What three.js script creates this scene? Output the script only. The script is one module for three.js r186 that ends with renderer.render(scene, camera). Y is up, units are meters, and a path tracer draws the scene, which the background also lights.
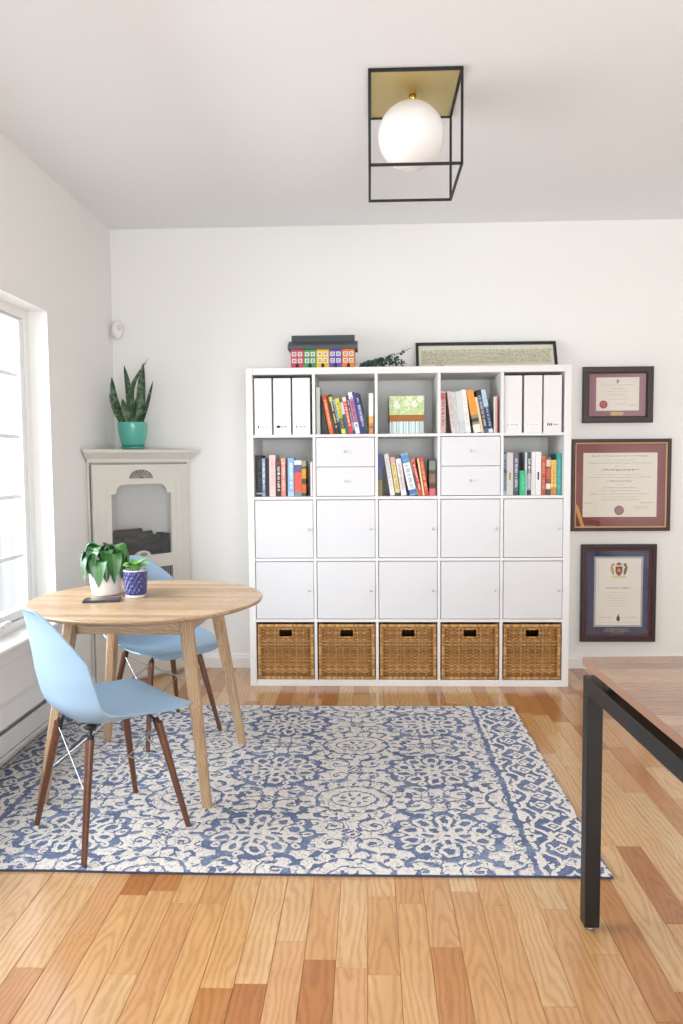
import * as THREE from 'three';
import { mergeGeometries } from 'three/addons/utils/BufferGeometryUtils.js';
import { RectAreaLightUniformsLib } from 'three/addons/lights/RectAreaLightUniformsLib.js';

// ---------------------------------------------------------------- camera, sky, lights, exposure
const scene = new THREE.Scene();
const renderer = new THREE.WebGLRenderer();
renderer.toneMapping = THREE.LinearToneMapping;
renderer.toneMappingExposure = 1.52;
renderer.shadowMap.enabled = true;
RectAreaLightUniformsLib.init();

const camera = new THREE.PerspectiveCamera(67.468, 683 / 1024, 0.05, 60);
camera.position.set(-0.2184, 1.2963, 4.3373);
camera.up.set(0.00506, 0.99775, -0.06686);
camera.lookAt(-0.2184 - 0.036163, 1.2963 - 0.066636, 4.3373 - 0.997122);
camera.updateMatrixWorld(true);

// overcast sky, seen and felt only through the windows
scene.background = new THREE.Color(0.93, 0.97, 1.0);
scene.backgroundIntensity = 0.9;

// room, in metres: bookcase front is z = 0, its middle x = 0
const WX = -1.797, BZ = -0.405, CH = 2.718, RX = 3.1, FZ = 6.2;
const WIN = { z0: 0.564, z1: 2.96, y0: 0.505, y1: 2.04 };
const FILL_WIN3 = { x0: -0.9, x1: 2.1, y0: 0.4, y1: 2.2 };  // unseen rear opening, added to let fill light in
function outsideLight(name, w, h, [x, y, z], [tx, ty, tz], power) {       // area light outside a window: stands for sky on the left, added fill behind
  const l = new THREE.RectAreaLight(new THREE.Color(0.93, 0.97, 1.0), power, w, h);
  l.name = name; l.position.set(x, y, z); l.lookAt(tx, ty, tz); scene.add(l);
}
outsideLight('sky_patch_window', 3.2, 2.2, [WX - 1.4, 1.8, 1.75], [WX, 1.4, 1.75], 8.5);
outsideLight('added_rear_fill', 3.4, 2.2, [0.6, 0.95, FZ + 0.9], [0.6, 1.25, FZ], 8.2);  // fill added behind the viewer to brighten the bookcase front

// ---------------------------------------------------------------- helpers
let seed = 7;
const rnd = () => { seed = (seed * 1664525 + 1013904223) >>> 0; return seed / 4294967296; };
const rr = (a, b) => a + (b - a) * rnd();
const V = (x, y, z) => new THREE.Vector3(x, y, z);
const lerp = (a, b, t) => a + (b - a) * t;
const sm = (a, b, x) => { const t = Math.min(1, Math.max(0, (x - a) / (b - a))); return t * t * (3 - 2 * t); };
function hash(x, y, s = 0) { let h = (x * 374761393 + y * 668265263 + s * 1442695041) | 0; h = Math.imul(h ^ (h >>> 13), 1274126177); return ((h ^ (h >>> 16)) >>> 0) / 4294967296; }
function noise(x, y, s = 0) {
  const i = Math.floor(x), j = Math.floor(y), u = x - i, v = y - j, a = u * u * (3 - 2 * u), b = v * v * (3 - 2 * v);
  return lerp(lerp(hash(i, j, s), hash(i + 1, j, s), a), lerp(hash(i, j + 1, s), hash(i + 1, j + 1, s), a), b);
}
const fbm = (x, y, s = 0, n = 4) => { let v = 0, a = 0.5, t = 0; for (let k = 0; k < n; k++) { v += a * noise(x, y, s + k); t += a; x *= 2.03; y *= 2.03; a *= 0.5; } return v / t; };

const used = {};
function numbered(name) { const n = used[name] = (used[name] ?? -1) + 1; return n ? `${name}_${String(n).padStart(3, '0')}` : name; }
function shade(o) { o.traverse((m) => { if (m.isMesh) { m.castShadow = true; m.receiveShadow = true; } }); return o; }
function tag(o, label, category, group) { o.userData.label = label; o.userData.category = category; if (group) o.userData.group = group; return o; }
function thing(name, label, category, [x, y, z] = [0, 0, 0], turn = 0, group) {
  const o = new THREE.Group(); o.name = numbered(name); scene.add(o); o.position.set(x, y, z); o.rotation.y = turn;
  return tag(o, label, category, group);
}
function part(name, geos, m, parent, label) {
  const g = Array.isArray(geos) ? merge(geos) : geos;
  const o = new THREE.Mesh(g, m); o.name = name; o.castShadow = o.receiveShadow = true; if (label) o.userData.label = label;
  parent.add(o); return o;
}
function solo(name, geos, m, label, category, group) { const o = part(numbered(name), geos, m, scene); return tag(o, label, category, group); }
function struct(name, geos, m, label, parent = scene) {
  const o = part(name, geos, m, parent); if (parent === scene) { o.userData.kind = 'structure'; o.userData.label = label; o.userData.category = name.split('_')[0]; } return o;
}
function copy(root, [x, y, z], turn, label, group) {
  const base = root.name.replace(/_\d{3}$/, ''), r = root.clone(); r.userData = { ...root.userData }; r.name = numbered(base); scene.add(r);
  r.position.set(x, y, z); r.rotation.set(0, turn, 0); r.userData.label = label; if (group) r.userData.group = group; return r;
}
function strip(g) { const o = g.index ? g.toNonIndexed() : g; for (const k of Object.keys(o.attributes)) if (!['position', 'normal', 'uv', 'color'].includes(k)) o.deleteAttribute(k); return o; }
function merge(list) {
  const gs = list.map(strip); const withColor = gs.some((g) => g.attributes.color);
  for (const g of gs) {
    if (!g.attributes.uv) g.setAttribute('uv', new THREE.BufferAttribute(new Float32Array(g.attributes.position.count * 2), 2));
    if (withColor && !g.attributes.color) g.setAttribute('color', new THREE.BufferAttribute(new Float32Array(g.attributes.position.count * 3).fill(1), 3));
  }
  return gs.length > 1 ? mergeGeometries(gs) : gs[0];
}
// uv in metres from position; v follows the grain axis
function planarUV(g, grain = 'y', ou = 0, ov = 0) {
  g = strip(g); const p = g.attributes.position, uv = new Float32Array(p.count * 2), ax = { x: 0, y: 1, z: 2 }[grain];
  const a = V(), b = V(), c = V();
  for (let i = 0; i < p.count; i += 3) {
    a.fromBufferAttribute(p, i); b.fromBufferAttribute(p, i + 1); c.fromBufferAttribute(p, i + 2);
    const n = b.clone().sub(a).cross(c.clone().sub(a)), q = [Math.abs(n.x), Math.abs(n.y), Math.abs(n.z)], d = q.indexOf(Math.max(...q));
    let vv = ax, uu; if (d === ax) { vv = (ax + 1) % 3; uu = (ax + 2) % 3; } else uu = 3 - ax - d;
    [a, b, c].forEach((t, k) => { const e = [t.x, t.y, t.z]; uv[(i + k) * 2] = e[uu] + ou; uv[(i + k) * 2 + 1] = e[vv] + ov; });
  }
  g.setAttribute('uv', new THREE.BufferAttribute(uv, 2)); return g;
}
// box with chamfered edges, centred
function cbox(w, h, d, x = 0, y = 0, z = 0, c = 0.002) {
  c = Math.min(c, w / 2.2, h / 2.2, d / 2.2);
  const X = w / 2, Y = h / 2, Z = d / 2, pos = [];
  const P = (sx, sy, sz, k) => V(sx * (X - (k === 0 ? 0 : c)), sy * (Y - (k === 1 ? 0 : c)), sz * (Z - (k === 2 ? 0 : c)));
  const tri = (a, b, cc) => { const n = b.clone().sub(a).cross(cc.clone().sub(a)); if (n.dot(a.clone().add(b).add(cc)) < 0) [b, cc] = [cc, b]; pos.push(a.x, a.y, a.z, b.x, b.y, b.z, cc.x, cc.y, cc.z); };
  const quad = (a, b, cc, dd) => { tri(a, b, cc); tri(a, cc, dd); };
  for (const s of [-1, 1]) {
    quad(P(s, -1, -1, 0), P(s, 1, -1, 0), P(s, 1, 1, 0), P(s, -1, 1, 0));
    quad(P(-1, s, -1, 1), P(1, s, -1, 1), P(1, s, 1, 1), P(-1, s, 1, 1));
    quad(P(-1, -1, s, 2), P(1, -1, s, 2), P(1, 1, s, 2), P(-1, 1, s, 2));
    for (const t of [-1, 1]) {
      quad(P(s, t, -1, 0), P(s, t, 1, 0), P(s, t, 1, 1), P(s, t, -1, 1));
      quad(P(s, -1, t, 0), P(s, 1, t, 0), P(s, 1, t, 2), P(s, -1, t, 2));
      quad(P(-1, s, t, 1), P(1, s, t, 1), P(1, s, t, 2), P(-1, s, t, 2));
      for (const r of [-1, 1]) tri(P(s, t, r, 0), P(s, t, r, 1), P(s, t, r, 2));
    }
  }
  const g = new THREE.BufferGeometry(); g.setAttribute('position', new THREE.Float32BufferAttribute(pos, 3)); g.computeVertexNormals();
  g.setAttribute('uv', new THREE.BufferAttribute(new Float32Array(pos.length / 3 * 2), 2)); g.translate(x, y, z); return g;
}
const box = (w, h, d, x = 0, y = 0, z = 0) => strip(new THREE.BoxGeometry(w, h, d).translate(x, y, z));
const span = (x0, x1, y0, y1, z0, z1, c = 0.002) => cbox(x1 - x0, y1 - y0, z1 - z0, (x0 + x1) / 2, (y0 + y1) / 2, (z0 + z1) / 2, c);
function rod(p0, p1, r0, r1 = r0, seg = 16) {
  const d = p1.clone().sub(p0), g = new THREE.CylinderGeometry(r1, r0, d.length(), seg, 1);
  g.applyQuaternion(new THREE.Quaternion().setFromUnitVectors(V(0, 1, 0), d.clone().normalize())); const m = p0.clone().add(p1).multiplyScalar(0.5);
  return strip(g.translate(m.x, m.y, m.z));
}
const tube = (pts, r, seg = 24, rad = 10) => strip(new THREE.TubeGeometry(new THREE.CatmullRomCurve3(pts), seg, r, rad));
const lathe = (pts, seg = 48) => strip(new THREE.LatheGeometry(pts.map(([a, b]) => new THREE.Vector2(a, b)), seg));
// square bar that tapers from p0 (w0 x d0) to p1 (w1 x d1), chamfered along its length; axis ax is the width direction
function taper(p0, p1, w0, d0, w1, d1, ax, ch = 0.18) {
  const az = V(0, 1, 0).cross(ax).normalize(), pos = [], ring = (p, w, d) => {
    const cx = w * ch, cz = d * ch, X = w / 2, Z = d / 2;
    return [[X - cx, Z], [X, Z - cz], [X, -Z + cz], [X - cx, -Z], [-X + cx, -Z], [-X, -Z + cz], [-X, Z - cz], [-X + cx, Z]].map(([a, b]) => p.clone().addScaledVector(ax, a).addScaledVector(az, b));
  };
  const A = ring(p0, w0, d0), B = ring(p1, w1, d1), ca = p0, cb = p1, mid = p0.clone().add(p1).multiplyScalar(0.5);
  const tri = (a, b, c) => { const n = b.clone().sub(a).cross(c.clone().sub(a)), o = a.clone().add(b).add(c).divideScalar(3).sub(mid); if (n.dot(o) < 0) [b, c] = [c, b]; for (const q of [a, b, c]) pos.push(q.x, q.y, q.z); };
  for (let i = 0; i < 8; i++) { const j = (i + 1) % 8; tri(A[i], A[j], B[j]); tri(A[i], B[j], B[i]); tri(ca, A[i], A[j]); tri(cb, B[i], B[j]); }
  const g = new THREE.BufferGeometry(); g.setAttribute('position', new THREE.Float32BufferAttribute(pos, 3)); g.computeVertexNormals(); return g;
}
// flat shape (list of [x, y] with optional holes) extruded by depth along +z
function slab(pts, depth, holes = [], bevel = 0) {
  const s = new THREE.Shape(pts.map(([a, b]) => new THREE.Vector2(a, b)));
  for (const h of holes) s.holes.push(new THREE.Path(h.map(([a, b]) => new THREE.Vector2(a, b))));
  return strip(new THREE.ExtrudeGeometry(s, { depth: depth - 2 * bevel, bevelEnabled: bevel > 0, bevelSize: bevel, bevelThickness: bevel, bevelSegments: 2, bevelOffset: -bevel, curveSegments: 12 }).translate(0, 0, bevel));
}
// grid surface from f(u, v) -> Vector3; thick > 0 makes a closed shell
function sheet(f, nu, nv, thick = 0, colorAt) {
  const pts = [], nor = []; const e = 1e-3;
  for (let j = 0; j <= nv; j++) for (let i = 0; i <= nu; i++) {
    const u = i / nu, v = j / nv; pts.push(f(u, v));
    const du = f(Math.min(1, u + e), v).sub(f(Math.max(0, u - e), v)), dv = f(u, Math.min(1, v + e)).sub(f(u, Math.max(0, v - e)));
    nor.push(du.cross(dv).normalize());
  }
  const pos = [], nn = [], uv = [], idx = [], col = [], W = nu + 1, N = pts.length;
  const push = (off, s) => pts.forEach((p, k) => { const q = p.clone().addScaledVector(nor[k], off); pos.push(q.x, q.y, q.z); nn.push(nor[k].x * s, nor[k].y * s, nor[k].z * s); const u = (k % W) / nu, v = Math.floor(k / W) / nv; uv.push(u, v); if (colorAt) col.push(...colorAt(u, v)); });
  push(thick / 2, 1); for (let j = 0; j < nv; j++) for (let i = 0; i < nu; i++) { const a = j * W + i; idx.push(a, a + 1, a + W + 1, a, a + W + 1, a + W); }
  if (thick > 0) {
    push(-thick / 2, -1); for (let j = 0; j < nv; j++) for (let i = 0; i < nu; i++) { const a = N + j * W + i; idx.push(a, a + W + 1, a + 1, a, a + W, a + W + 1); }
    const rim = []; for (let i = 0; i < nu; i++) rim.push(i); for (let j = 0; j < nv; j++) rim.push(j * W + nu); for (let i = nu; i > 0; i--) rim.push(nv * W + i); for (let j = nv; j > 0; j--) rim.push(j * W);
    const b = pos.length / 3, M = rim.length;
    rim.forEach((k, m) => {
      const pr = pts[rim[(m + M - 1) % M]], nx = pts[rim[(m + 1) % M]], out = nx.clone().sub(pr).cross(nor[k]).normalize(); if (!isFinite(out.x)) out.set(0, 1, 0);
      for (const s of [1, 0, -1]) { const q = pts[k].clone().addScaledVector(nor[k], s * thick / 2); if (s === 0) q.addScaledVector(out, thick * 0.45); pos.push(q.x, q.y, q.z); const n = out.clone().addScaledVector(nor[k], s * 0.8).normalize(); nn.push(n.x, n.y, n.z); uv.push((k % W) / nu, Math.floor(k / W) / nv); if (colorAt) col.push(...colorAt((k % W) / nu, Math.floor(k / W) / nv)); }
    });
    for (let m = 0; m < M; m++) { const a = b + 3 * m, c = b + 3 * ((m + 1) % M); for (const t of [0, 1]) idx.push(a + t, a + t + 1, c + t, c + t, a + t + 1, c + t + 1); }
  }
  const g = new THREE.BufferGeometry(); g.setAttribute('position', new THREE.Float32BufferAttribute(pos, 3)); g.setAttribute('normal', new THREE.Float32BufferAttribute(nn, 3)); g.setAttribute('uv', new THREE.Float32BufferAttribute(uv, 2));
  if (colorAt) g.setAttribute('color', new THREE.Float32BufferAttribute(col, 3)); g.setIndex(idx); return strip(g);
}
function dataTex(w, h, f, srgb = true, wrap = true) {       // f(x, y) -> [r, g, b] 0..255
  const a = new Uint8Array(w * h * 4);
  for (let y = 0; y < h; y++) for (let x = 0; x < w; x++) { const c = f(x, y), k = (y * w + x) * 4; a[k] = c[0]; a[k + 1] = c[1]; a[k + 2] = c[2]; a[k + 3] = 255; }
  const t = new THREE.DataTexture(a, w, h); t.magFilter = t.minFilter = THREE.LinearFilter; if (srgb) t.colorSpace = THREE.SRGBColorSpace;
  if (wrap) t.wrapS = t.wrapT = THREE.RepeatWrapping; t.needsUpdate = true; return t;
}
function canvasTex(w, h, draw) {
  const c = document.createElement('canvas'); c.width = w; c.height = h; const x = c.getContext('2d'); draw(x, w, h);
  const t = new THREE.CanvasTexture(c); t.colorSpace = THREE.SRGBColorSpace; t.magFilter = THREE.LinearFilter; return t;
}
const mat = (color, roughness = 0.6, more = {}) => new THREE.MeshStandardMaterial({ color, roughness, ...more });
const phys = (color, roughness, more) => new THREE.MeshPhysicalMaterial({ color, roughness, ...more });
const hex = (s) => { const n = parseInt(s.slice(1), 16); return [n >> 16, (n >> 8) & 255, n & 255]; };
const mixc = (a, b, t) => [lerp(a[0], b[0], t), lerp(a[1], b[1], t), lerp(a[2], b[2], t)];
const clampc = (c) => c.map((v) => Math.max(0, Math.min(255, v)));

// ---------------------------------------------------------------- materials
// wood: lanes side by side, each lane its own board; u across (metres), v along (metres)
function oakTexture(lanes, laneW, len, w, h, light, dark, opt = {}) {
  const L = hex(light), D = hex(dark), pore = hex(opt.pore ?? dark), con = opt.contrast ?? 1, f0 = opt.freq ?? 150;
  const lane = []; for (let i = 0; i < lanes; i++) lane.push({ x0: rr(-1.6, 1.6) * laneW, k: rr(0.02, 0.09) * (rnd() < 0.5 ? -1 : 1), y0: rr(0, len), s: i * 17 + 3, straight: rnd() < 0.35, tone: (rnd() - 0.5) * (opt.lanes ?? 0) });
  return dataTex(w, h, (px, py) => {
    const U = px / w * lanes, li = Math.floor(U), a = lane[li], x = (U - li - 0.5) * laneW, y = py / h * len;
    const per = (y / len) * Math.PI * 2, cy = Math.cos(per) * 1.3, sy = Math.sin(per) * 1.3;   // wraps along the board
    const warp = (fbm(x * 14 + cy * 1.2 + 5, sy * 1.2 + 9, a.s) - 0.5) * 0.05;
    let r;
    if (a.straight) r = x * 1.1 + warp * 1.1 + a.x0;
    else { const yy = Math.sin((y - a.y0) / len * Math.PI * 2) * len * 0.16; r = Math.sqrt((x - a.x0 * 0.35) ** 2 * 1.4 + 0.0002) + a.k * yy * 2 + warp; }
    const ring = r * f0, t = ring - Math.floor(ring), line = Math.pow(Math.abs(Math.sin(t * Math.PI)), 0.8);
    const grain = noise(x * 1400, y * 22, a.s + 7), fine = noise(x * 3600, y * 60, a.s + 9), patch = fbm(x * 10 + cy, sy * 2 + 4, a.s + 11);
    let m = (1 - line) * 0.55 + (grain - 0.5) * 0.35 + (patch - 0.5) * 0.5 + a.tone;
    let c = mixc(L, D, Math.max(0, Math.min(1, 0.25 + m * con)));
    if (fine > 0.74 && line < 0.75) c = mixc(c, pore, 0.35 * con);
    return clampc(c);
  });
}
const floorTex = oakTexture(10, 0.083, 2.0, 1280, 2048, '#dabc95', '#ad875b', { pore: '#8f6643', contrast: 0.72, freq: 52 });
floorTex.repeat.set(1 / 0.83, 1 / 2.0);
const floorTints = ['#fffaee', '#fff2de', '#fbe6c8', '#f2d6b0', '#dfb482', '#fdeed8', '#d2a06a', '#f6dcc2'];
const floorMats = floorTints.map((c) => phys(c, 0.34, { map: floorTex, clearcoat: 0.75, clearcoatRoughness: 0.13, bumpMap: floorTex, bumpScale: 0.00015 }));
const tableTex = oakTexture(14, 0.05, 1.2, 700, 1200, '#ccaf8e', '#9c7a58', { contrast: 1.0, freq: 110, lanes: 0.55 }); tableTex.repeat.set(1 / 0.7, 1 / 1.2);
const deskTex = oakTexture(16, 0.06, 1.6, 960, 1600, '#c2a48a', '#86685a', { contrast: 1.0, freq: 90, lanes: 0.7 }); deskTex.repeat.set(1 / 0.96, 1 / 1.6);
const walnutTex = oakTexture(4, 0.05, 0.6, 200, 600, '#7a4a30', '#4a2a1c', { contrast: 1, freq: 160 }); walnutTex.repeat.set(1 / 0.2, 1 / 0.6);
const plasterBump = dataTex(512, 512, (x, y) => { const v = 110 + 60 * fbm(x / 6, y / 6, 3, 3) + 40 * noise(x / 2.2, y / 2.2, 8); return [v, v, v]; }, false); plasterBump.repeat.set(1.2, 1.2);
const M = {
  wall: mat('#f2f1ee', 0.85, { bumpMap: plasterBump, bumpScale: 0.0006 }),
  ceiling: mat('#f3f4f6', 0.9, { bumpMap: plasterBump, bumpScale: 0.0008 }),
  trim: mat('#f1efed', 0.45),
  shelf: mat('#e8e7e7', 0.42), insert: mat('#dcdcdf', 0.4),
  vinyl: mat('#f0f0f0', 0.35),
  muntin: mat('#eceef0', 0.4),
  glass: phys('#ffffff', 0.0, { transmission: 1, thickness: 0, ior: 1.5 }),
  steel: mat('#c9cacc', 0.28, { metalness: 1 }), chrome: mat('#b9bcc0', 0.22, { metalness: 1 }),
  black: mat('#1f2123', 0.5), deskSteel: mat('#070708', 0.36), blackMatte: mat('#141617', 0.5),
  brass: phys('#d6c48f', 0.45, { metalness: 1 }),
  opal: mat('#f6f3f1', 0.42),
  table: phys('#ffffff', 0.4, { map: tableTex, clearcoat: 0.25, clearcoatRoughness: 0.25 }),
  desk: phys('#ffffff', 0.36, { map: deskTex, clearcoat: 0.2, clearcoatRoughness: 0.25 }), deskEdge: mat('#8d6c57', 0.5),
  walnut: phys('#ffffff', 0.38, { map: walnutTex, clearcoat: 0.2 }),
  shell: phys('#96b2cb', 0.36, { clearcoat: 0.15, clearcoatRoughness: 0.3 }),
  heater: mat('#e6e6e6', 0.45), heaterInner: mat('#e6e6e6', 0.45),
  cabinet: mat('#dedad1', 0.55), cabinetDark: mat('#3b3b3a', 0.7), pewter: mat('#8d8e8a', 0.5),
  paper: mat('#f1ead8', 0.8),
  white: mat('#eae8e7', 0.5),
};

// ---------------------------------------------------------------- room shell
{
  const T = 0.16;
  // left wall with its window opening
  const holes = [WIN], g = [], z0 = BZ - T, z1 = FZ + T;
  let z = z0; for (const h of holes) { g.push(box(T, CH + 0.2, h.z0 - z, WX - T / 2, (CH) / 2, (z + h.z0) / 2), box(T, h.y0 + 0.1, h.z1 - h.z0, WX - T / 2, (h.y0 - 0.1) / 2, (h.z0 + h.z1) / 2), box(T, CH + 0.1 - h.y1, h.z1 - h.z0, WX - T / 2, (CH + 0.1 + h.y1) / 2, (h.z0 + h.z1) / 2)); z = h.z1; }
  g.push(box(T, CH + 0.2, z1 - z, WX - T / 2, CH / 2, (z + z1) / 2));
  struct('wall_left', g.map((q) => planarUV(q)), M.wall, 'white plaster wall with the bright window');
  struct('wall_back', planarUV(box(RX - WX, CH + 0.2, T, (RX + WX) / 2, CH / 2, BZ - T / 2)), M.wall, 'white plaster wall behind the bookcase');
  struct('wall_right', planarUV(box(T, CH + 0.2, FZ - BZ + 2 * T, RX + T / 2, CH / 2, (FZ + BZ) / 2)), M.wall, 'white plaster wall beyond the desk');
  const r = [], w = FILL_WIN3;
  r.push(box(w.x0 - WX, CH + 0.2, T, (WX + w.x0) / 2, CH / 2, FZ + T / 2), box(RX - w.x1, CH + 0.2, T, (RX + w.x1) / 2, CH / 2, FZ + T / 2), box(w.x1 - w.x0, w.y0 + 0.1, T, (w.x0 + w.x1) / 2, (w.y0 - 0.1) / 2, FZ + T / 2), box(w.x1 - w.x0, CH + 0.1 - w.y1, T, (w.x0 + w.x1) / 2, (CH + 0.1 + w.y1) / 2, FZ + T / 2));
  struct('wall_front', r.map((q) => planarUV(q)), M.wall, 'white plaster wall behind the viewer');
  struct('ceiling', planarUV(box(RX - WX + 2 * T, 0.12, FZ - BZ + 2 * T, (RX + WX) / 2, CH + 0.06, (FZ + BZ) / 2), 'x'), M.ceiling, 'flat white plaster ceiling');
}
// floor: boards of uneven length run away from the viewer
const RUG = { x0: -1.785, x1: 0.528, z0: 0.378, z1: 2.022 };
{
  const floor = struct('floor', planarUV(box(RX - WX + 0.3, 0.1, FZ - BZ + 0.3, (RX + WX) / 2, -0.0545, (FZ + BZ) / 2), 'z'), mat('#6d4526', 0.9), 'oak strip floor with glossy varnish');
  const w = 0.083, boards = [], vp = new THREE.Matrix4().multiplyMatrices(camera.projectionMatrix, camera.matrixWorldInverse);
  const scr = (x, z) => { const p = V(x, 0, z).applyMatrix4(vp); return [(p.x + 1) * 341.5, (1 - p.y) * 512]; };
  for (let c = 0; WX + c * w < RX; c++) {
    const x0 = WX + 0.012 + c * w - 0.02, x1 = Math.min(x0 + w, RX + 0.02); let z = BZ - 0.02 - rnd() * 0.6;
    while (z < FZ + 0.02) {
      const l = rr(0.28, 0.62) + (rnd() < 0.25 ? rr(0.2, 0.5) : 0), a = Math.max(z, BZ - 0.02), b = Math.min(z + l, FZ + 0.02);
      if (b - a > 0.03 && x1 - x0 > 0.01) {
        let area = 0; const za = a, zb = Math.min(b, 3.2);
        if (zb > za) { const q = [scr(x0, za), scr(x1, za), scr(x1, zb), scr(x0, zb)], cl = q.map(([u, v]) => [Math.max(0, Math.min(683, u)), Math.max(0, Math.min(1024, v))]); for (let i = 0; i < 4; i++) { const [p, r] = [cl[i], cl[(i + 1) % 4]]; area += p[0] * r[1] - p[1] * r[0]; } area = Math.abs(area) / 2; }
        if (x0 > RUG.x0 && x1 < RUG.x1 && a > RUG.z0 && b < RUG.z1) area = 0;
        boards.push({ x0, x1, a, b, area, tint: Math.floor(rnd() * 8), lane: Math.floor(rnd() * 10), off: rnd() * 2 });
      }
      z += l;
    }
  }
  const geo = ({ x0, x1, a, b, lane, off }) => {
    const g2 = 0.0004, e = 0.0011, y1 = 0, y0 = -0.0011, X0 = x0 + g2, X1 = x1 - g2, A = a + g2, B = b - g2, pos = [], uv = [];
    const P = (x, y, z) => [x, y, z], q = (p, r, s, t) => { for (const k of [p, r, s, p, s, t]) { pos.push(...k); uv.push(lane * 0.083 + 0.002 + (k[0] - x0) * 0.95, k[2] + off); } };
    q(P(X0 + e, y1, B - e), P(X1 - e, y1, B - e), P(X1 - e, y1, A + e), P(X0 + e, y1, A + e));
    q(P(X0, y0, B), P(X0 + e, y1, B - e), P(X0 + e, y1, A + e), P(X0, y0, A)); q(P(X1, y0, B), P(X1, y0, A), P(X1 - e, y1, A + e), P(X1 - e, y1, B - e));
    q(P(X0, y0, B), P(X1, y0, B), P(X1 - e, y1, B - e), P(X0 + e, y1, B - e)); q(P(X0, y0, A), P(X0 + e, y1, A + e), P(X1 - e, y1, A + e), P(X1, y0, A));
    const z = -0.0045; q(P(X0, z, B), P(X0, y0, B), P(X0, y0, A), P(X0, z, A)); q(P(X1, z, B), P(X1, z, A), P(X1, y0, A), P(X1, y0, B)); q(P(X0, z, B), P(X1, z, B), P(X1, y0, B), P(X0, y0, B)); q(P(X0, z, A), P(X0, y0, A), P(X1, y0, A), P(X1, z, A));
    const g = new THREE.BufferGeometry(); g.setAttribute('position', new THREE.Float32BufferAttribute(pos, 3)); g.setAttribute('uv', new THREE.Float32BufferAttribute(uv, 2)); g.computeVertexNormals(); return g;
  };
  boards.sort((p, q) => q.area - p.area);
  boards.slice(0, 298).forEach((b, i) => part(i ? `plank_${String(i).padStart(3, '0')}` : 'plank', geo(b), floorMats[b.tint], floor));
  for (let t = 0; t < 8; t++) { const rest = boards.slice(298).filter((b) => b.tint === t).map(geo); const o = part('plank_field', mergeGeometries(rest), floorMats[t], floor); o.userData.kind = 'stuff'; }
}
// skirting boards
function skirting(name, len, x, z, ry, label) {
  const prof = [[0, 0], [-0.014, 0], [-0.014, 0.062], [-0.010, 0.070], [-0.009, 0.080], [-0.004, 0.088], [0, 0.09]];
  const g = slab(prof, len); g.rotateY(Math.PI / 2); g.rotateY(ry); g.translate(x, 0, z); struct(name, g, M.trim, label);
}
skirting('baseboard_back', RX - WX, WX, BZ, 0, 'white moulded skirting board along the bookcase wall');
{ const g = slab([[0, 0], [0.014, 0], [0.014, 0.062], [0.010, 0.070], [0.009, 0.080], [0.004, 0.088], [0, 0.09]], 1.0); g.translate(WX, 0, BZ + 0.01); struct('baseboard_left', g, M.trim, 'white moulded skirting board under the window wall'); }
// windows
function windowUnit(name, label, W, place, bars) {
  const L = W.z1 - W.z0, H = W.y1 - W.y0, root = new THREE.Group(); root.name = name; root.userData = { kind: 'structure', label, category: 'window' }; scene.add(root);
  // local: x along the opening, y up from its bottom, z towards the room (0 = outer face of wall)
  const fr = 0.045, frame = slab([[0, 0], [L, 0], [L, H], [0, H]], 0.07, [[[fr, fr], [fr, H - fr], [L - fr, H - fr], [L - fr, fr]]]); frame.translate(0, 0, 0.0);
  part('window_frame', frame, M.vinyl, root);
  const n = 2, sw = (L - 2 * fr) / n;
  for (let k = 0; k < n; k++) {
    const x0 = fr + k * sw + 0.003, x1 = x0 + sw - 0.006, y0 = fr + 0.003, y1 = H - fr - 0.003, s = 0.042;
    const sash = part('sash', slab([[x0, y0], [x1, y0], [x1, y1], [x0, y1]], 0.05, [[[x0 + s, y0 + s], [x0 + s, y1 - s * 0.3], [x1 - s, y1 - s * 0.3], [x1 - s, y0 + s]]], 0.004).translate(0, 0, 0.012), M.vinyl, root);
    part('pane', box(x1 - x0 - 2 * s, y1 - y0 - s * 1.3, 0.0005, (x0 + x1) / 2, (y0 + s + y1 - s * 0.3) / 2, 0.030), M.glass, sash);
    for (const yb of bars) part('muntin', cbox(x1 - x0 - 2 * s, 0.020, 0.008, (x0 + x1) / 2, yb - W.y0, 0.040), M.muntin, sash);
    for (const t of [1 / 3, 2 / 3]) part('muntin', cbox(0.016, y1 - y0 - s * 1.3, 0.008, lerp(x0 + s, x1 - s, t), (y0 + s + y1 - s * 0.3) / 2, 0.040), M.muntin, sash);
    const cr = part('crank_handle', [cbox(0.07, 0.022, 0.035, lerp(x0, x1, k ? 0.72 : 0.28), fr + 0.012, 0.078, 0.006), rod(V(lerp(x0, x1, k ? 0.72 : 0.28), fr + 0.02, 0.09), V(lerp(x0, x1, k ? 0.6 : 0.4), fr + 0.012, 0.1), 0.006, 0.005), new THREE.SphereGeometry(0.009, 12, 8).translate(lerp(x0, x1, k ? 0.6 : 0.4), fr + 0.012, 0.103)], M.white, root);
  }
  place(root); return root;
}
const bars = [0.846, 1.135, 1.424, 1.72];
windowUnit('window_1', 'tall white casement window with horizontal grilles above the heater', WIN, (r) => { r.position.set(WX - 0.165, WIN.y0, WIN.z1); r.rotation.y = Math.PI / 2; }, bars);
windowUnit('window_2', 'added unseen window behind the viewer for frontal fill light', { z0: 0, z1: FILL_WIN3.x1 - FILL_WIN3.x0, y0: FILL_WIN3.y0, y1: FILL_WIN3.y1 }, (r) => { r.position.set(FILL_WIN3.x1, FILL_WIN3.y0, FZ + 0.165); r.rotation.y = Math.PI; }, bars);  // window added out of view, there for the frontal fill
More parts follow.
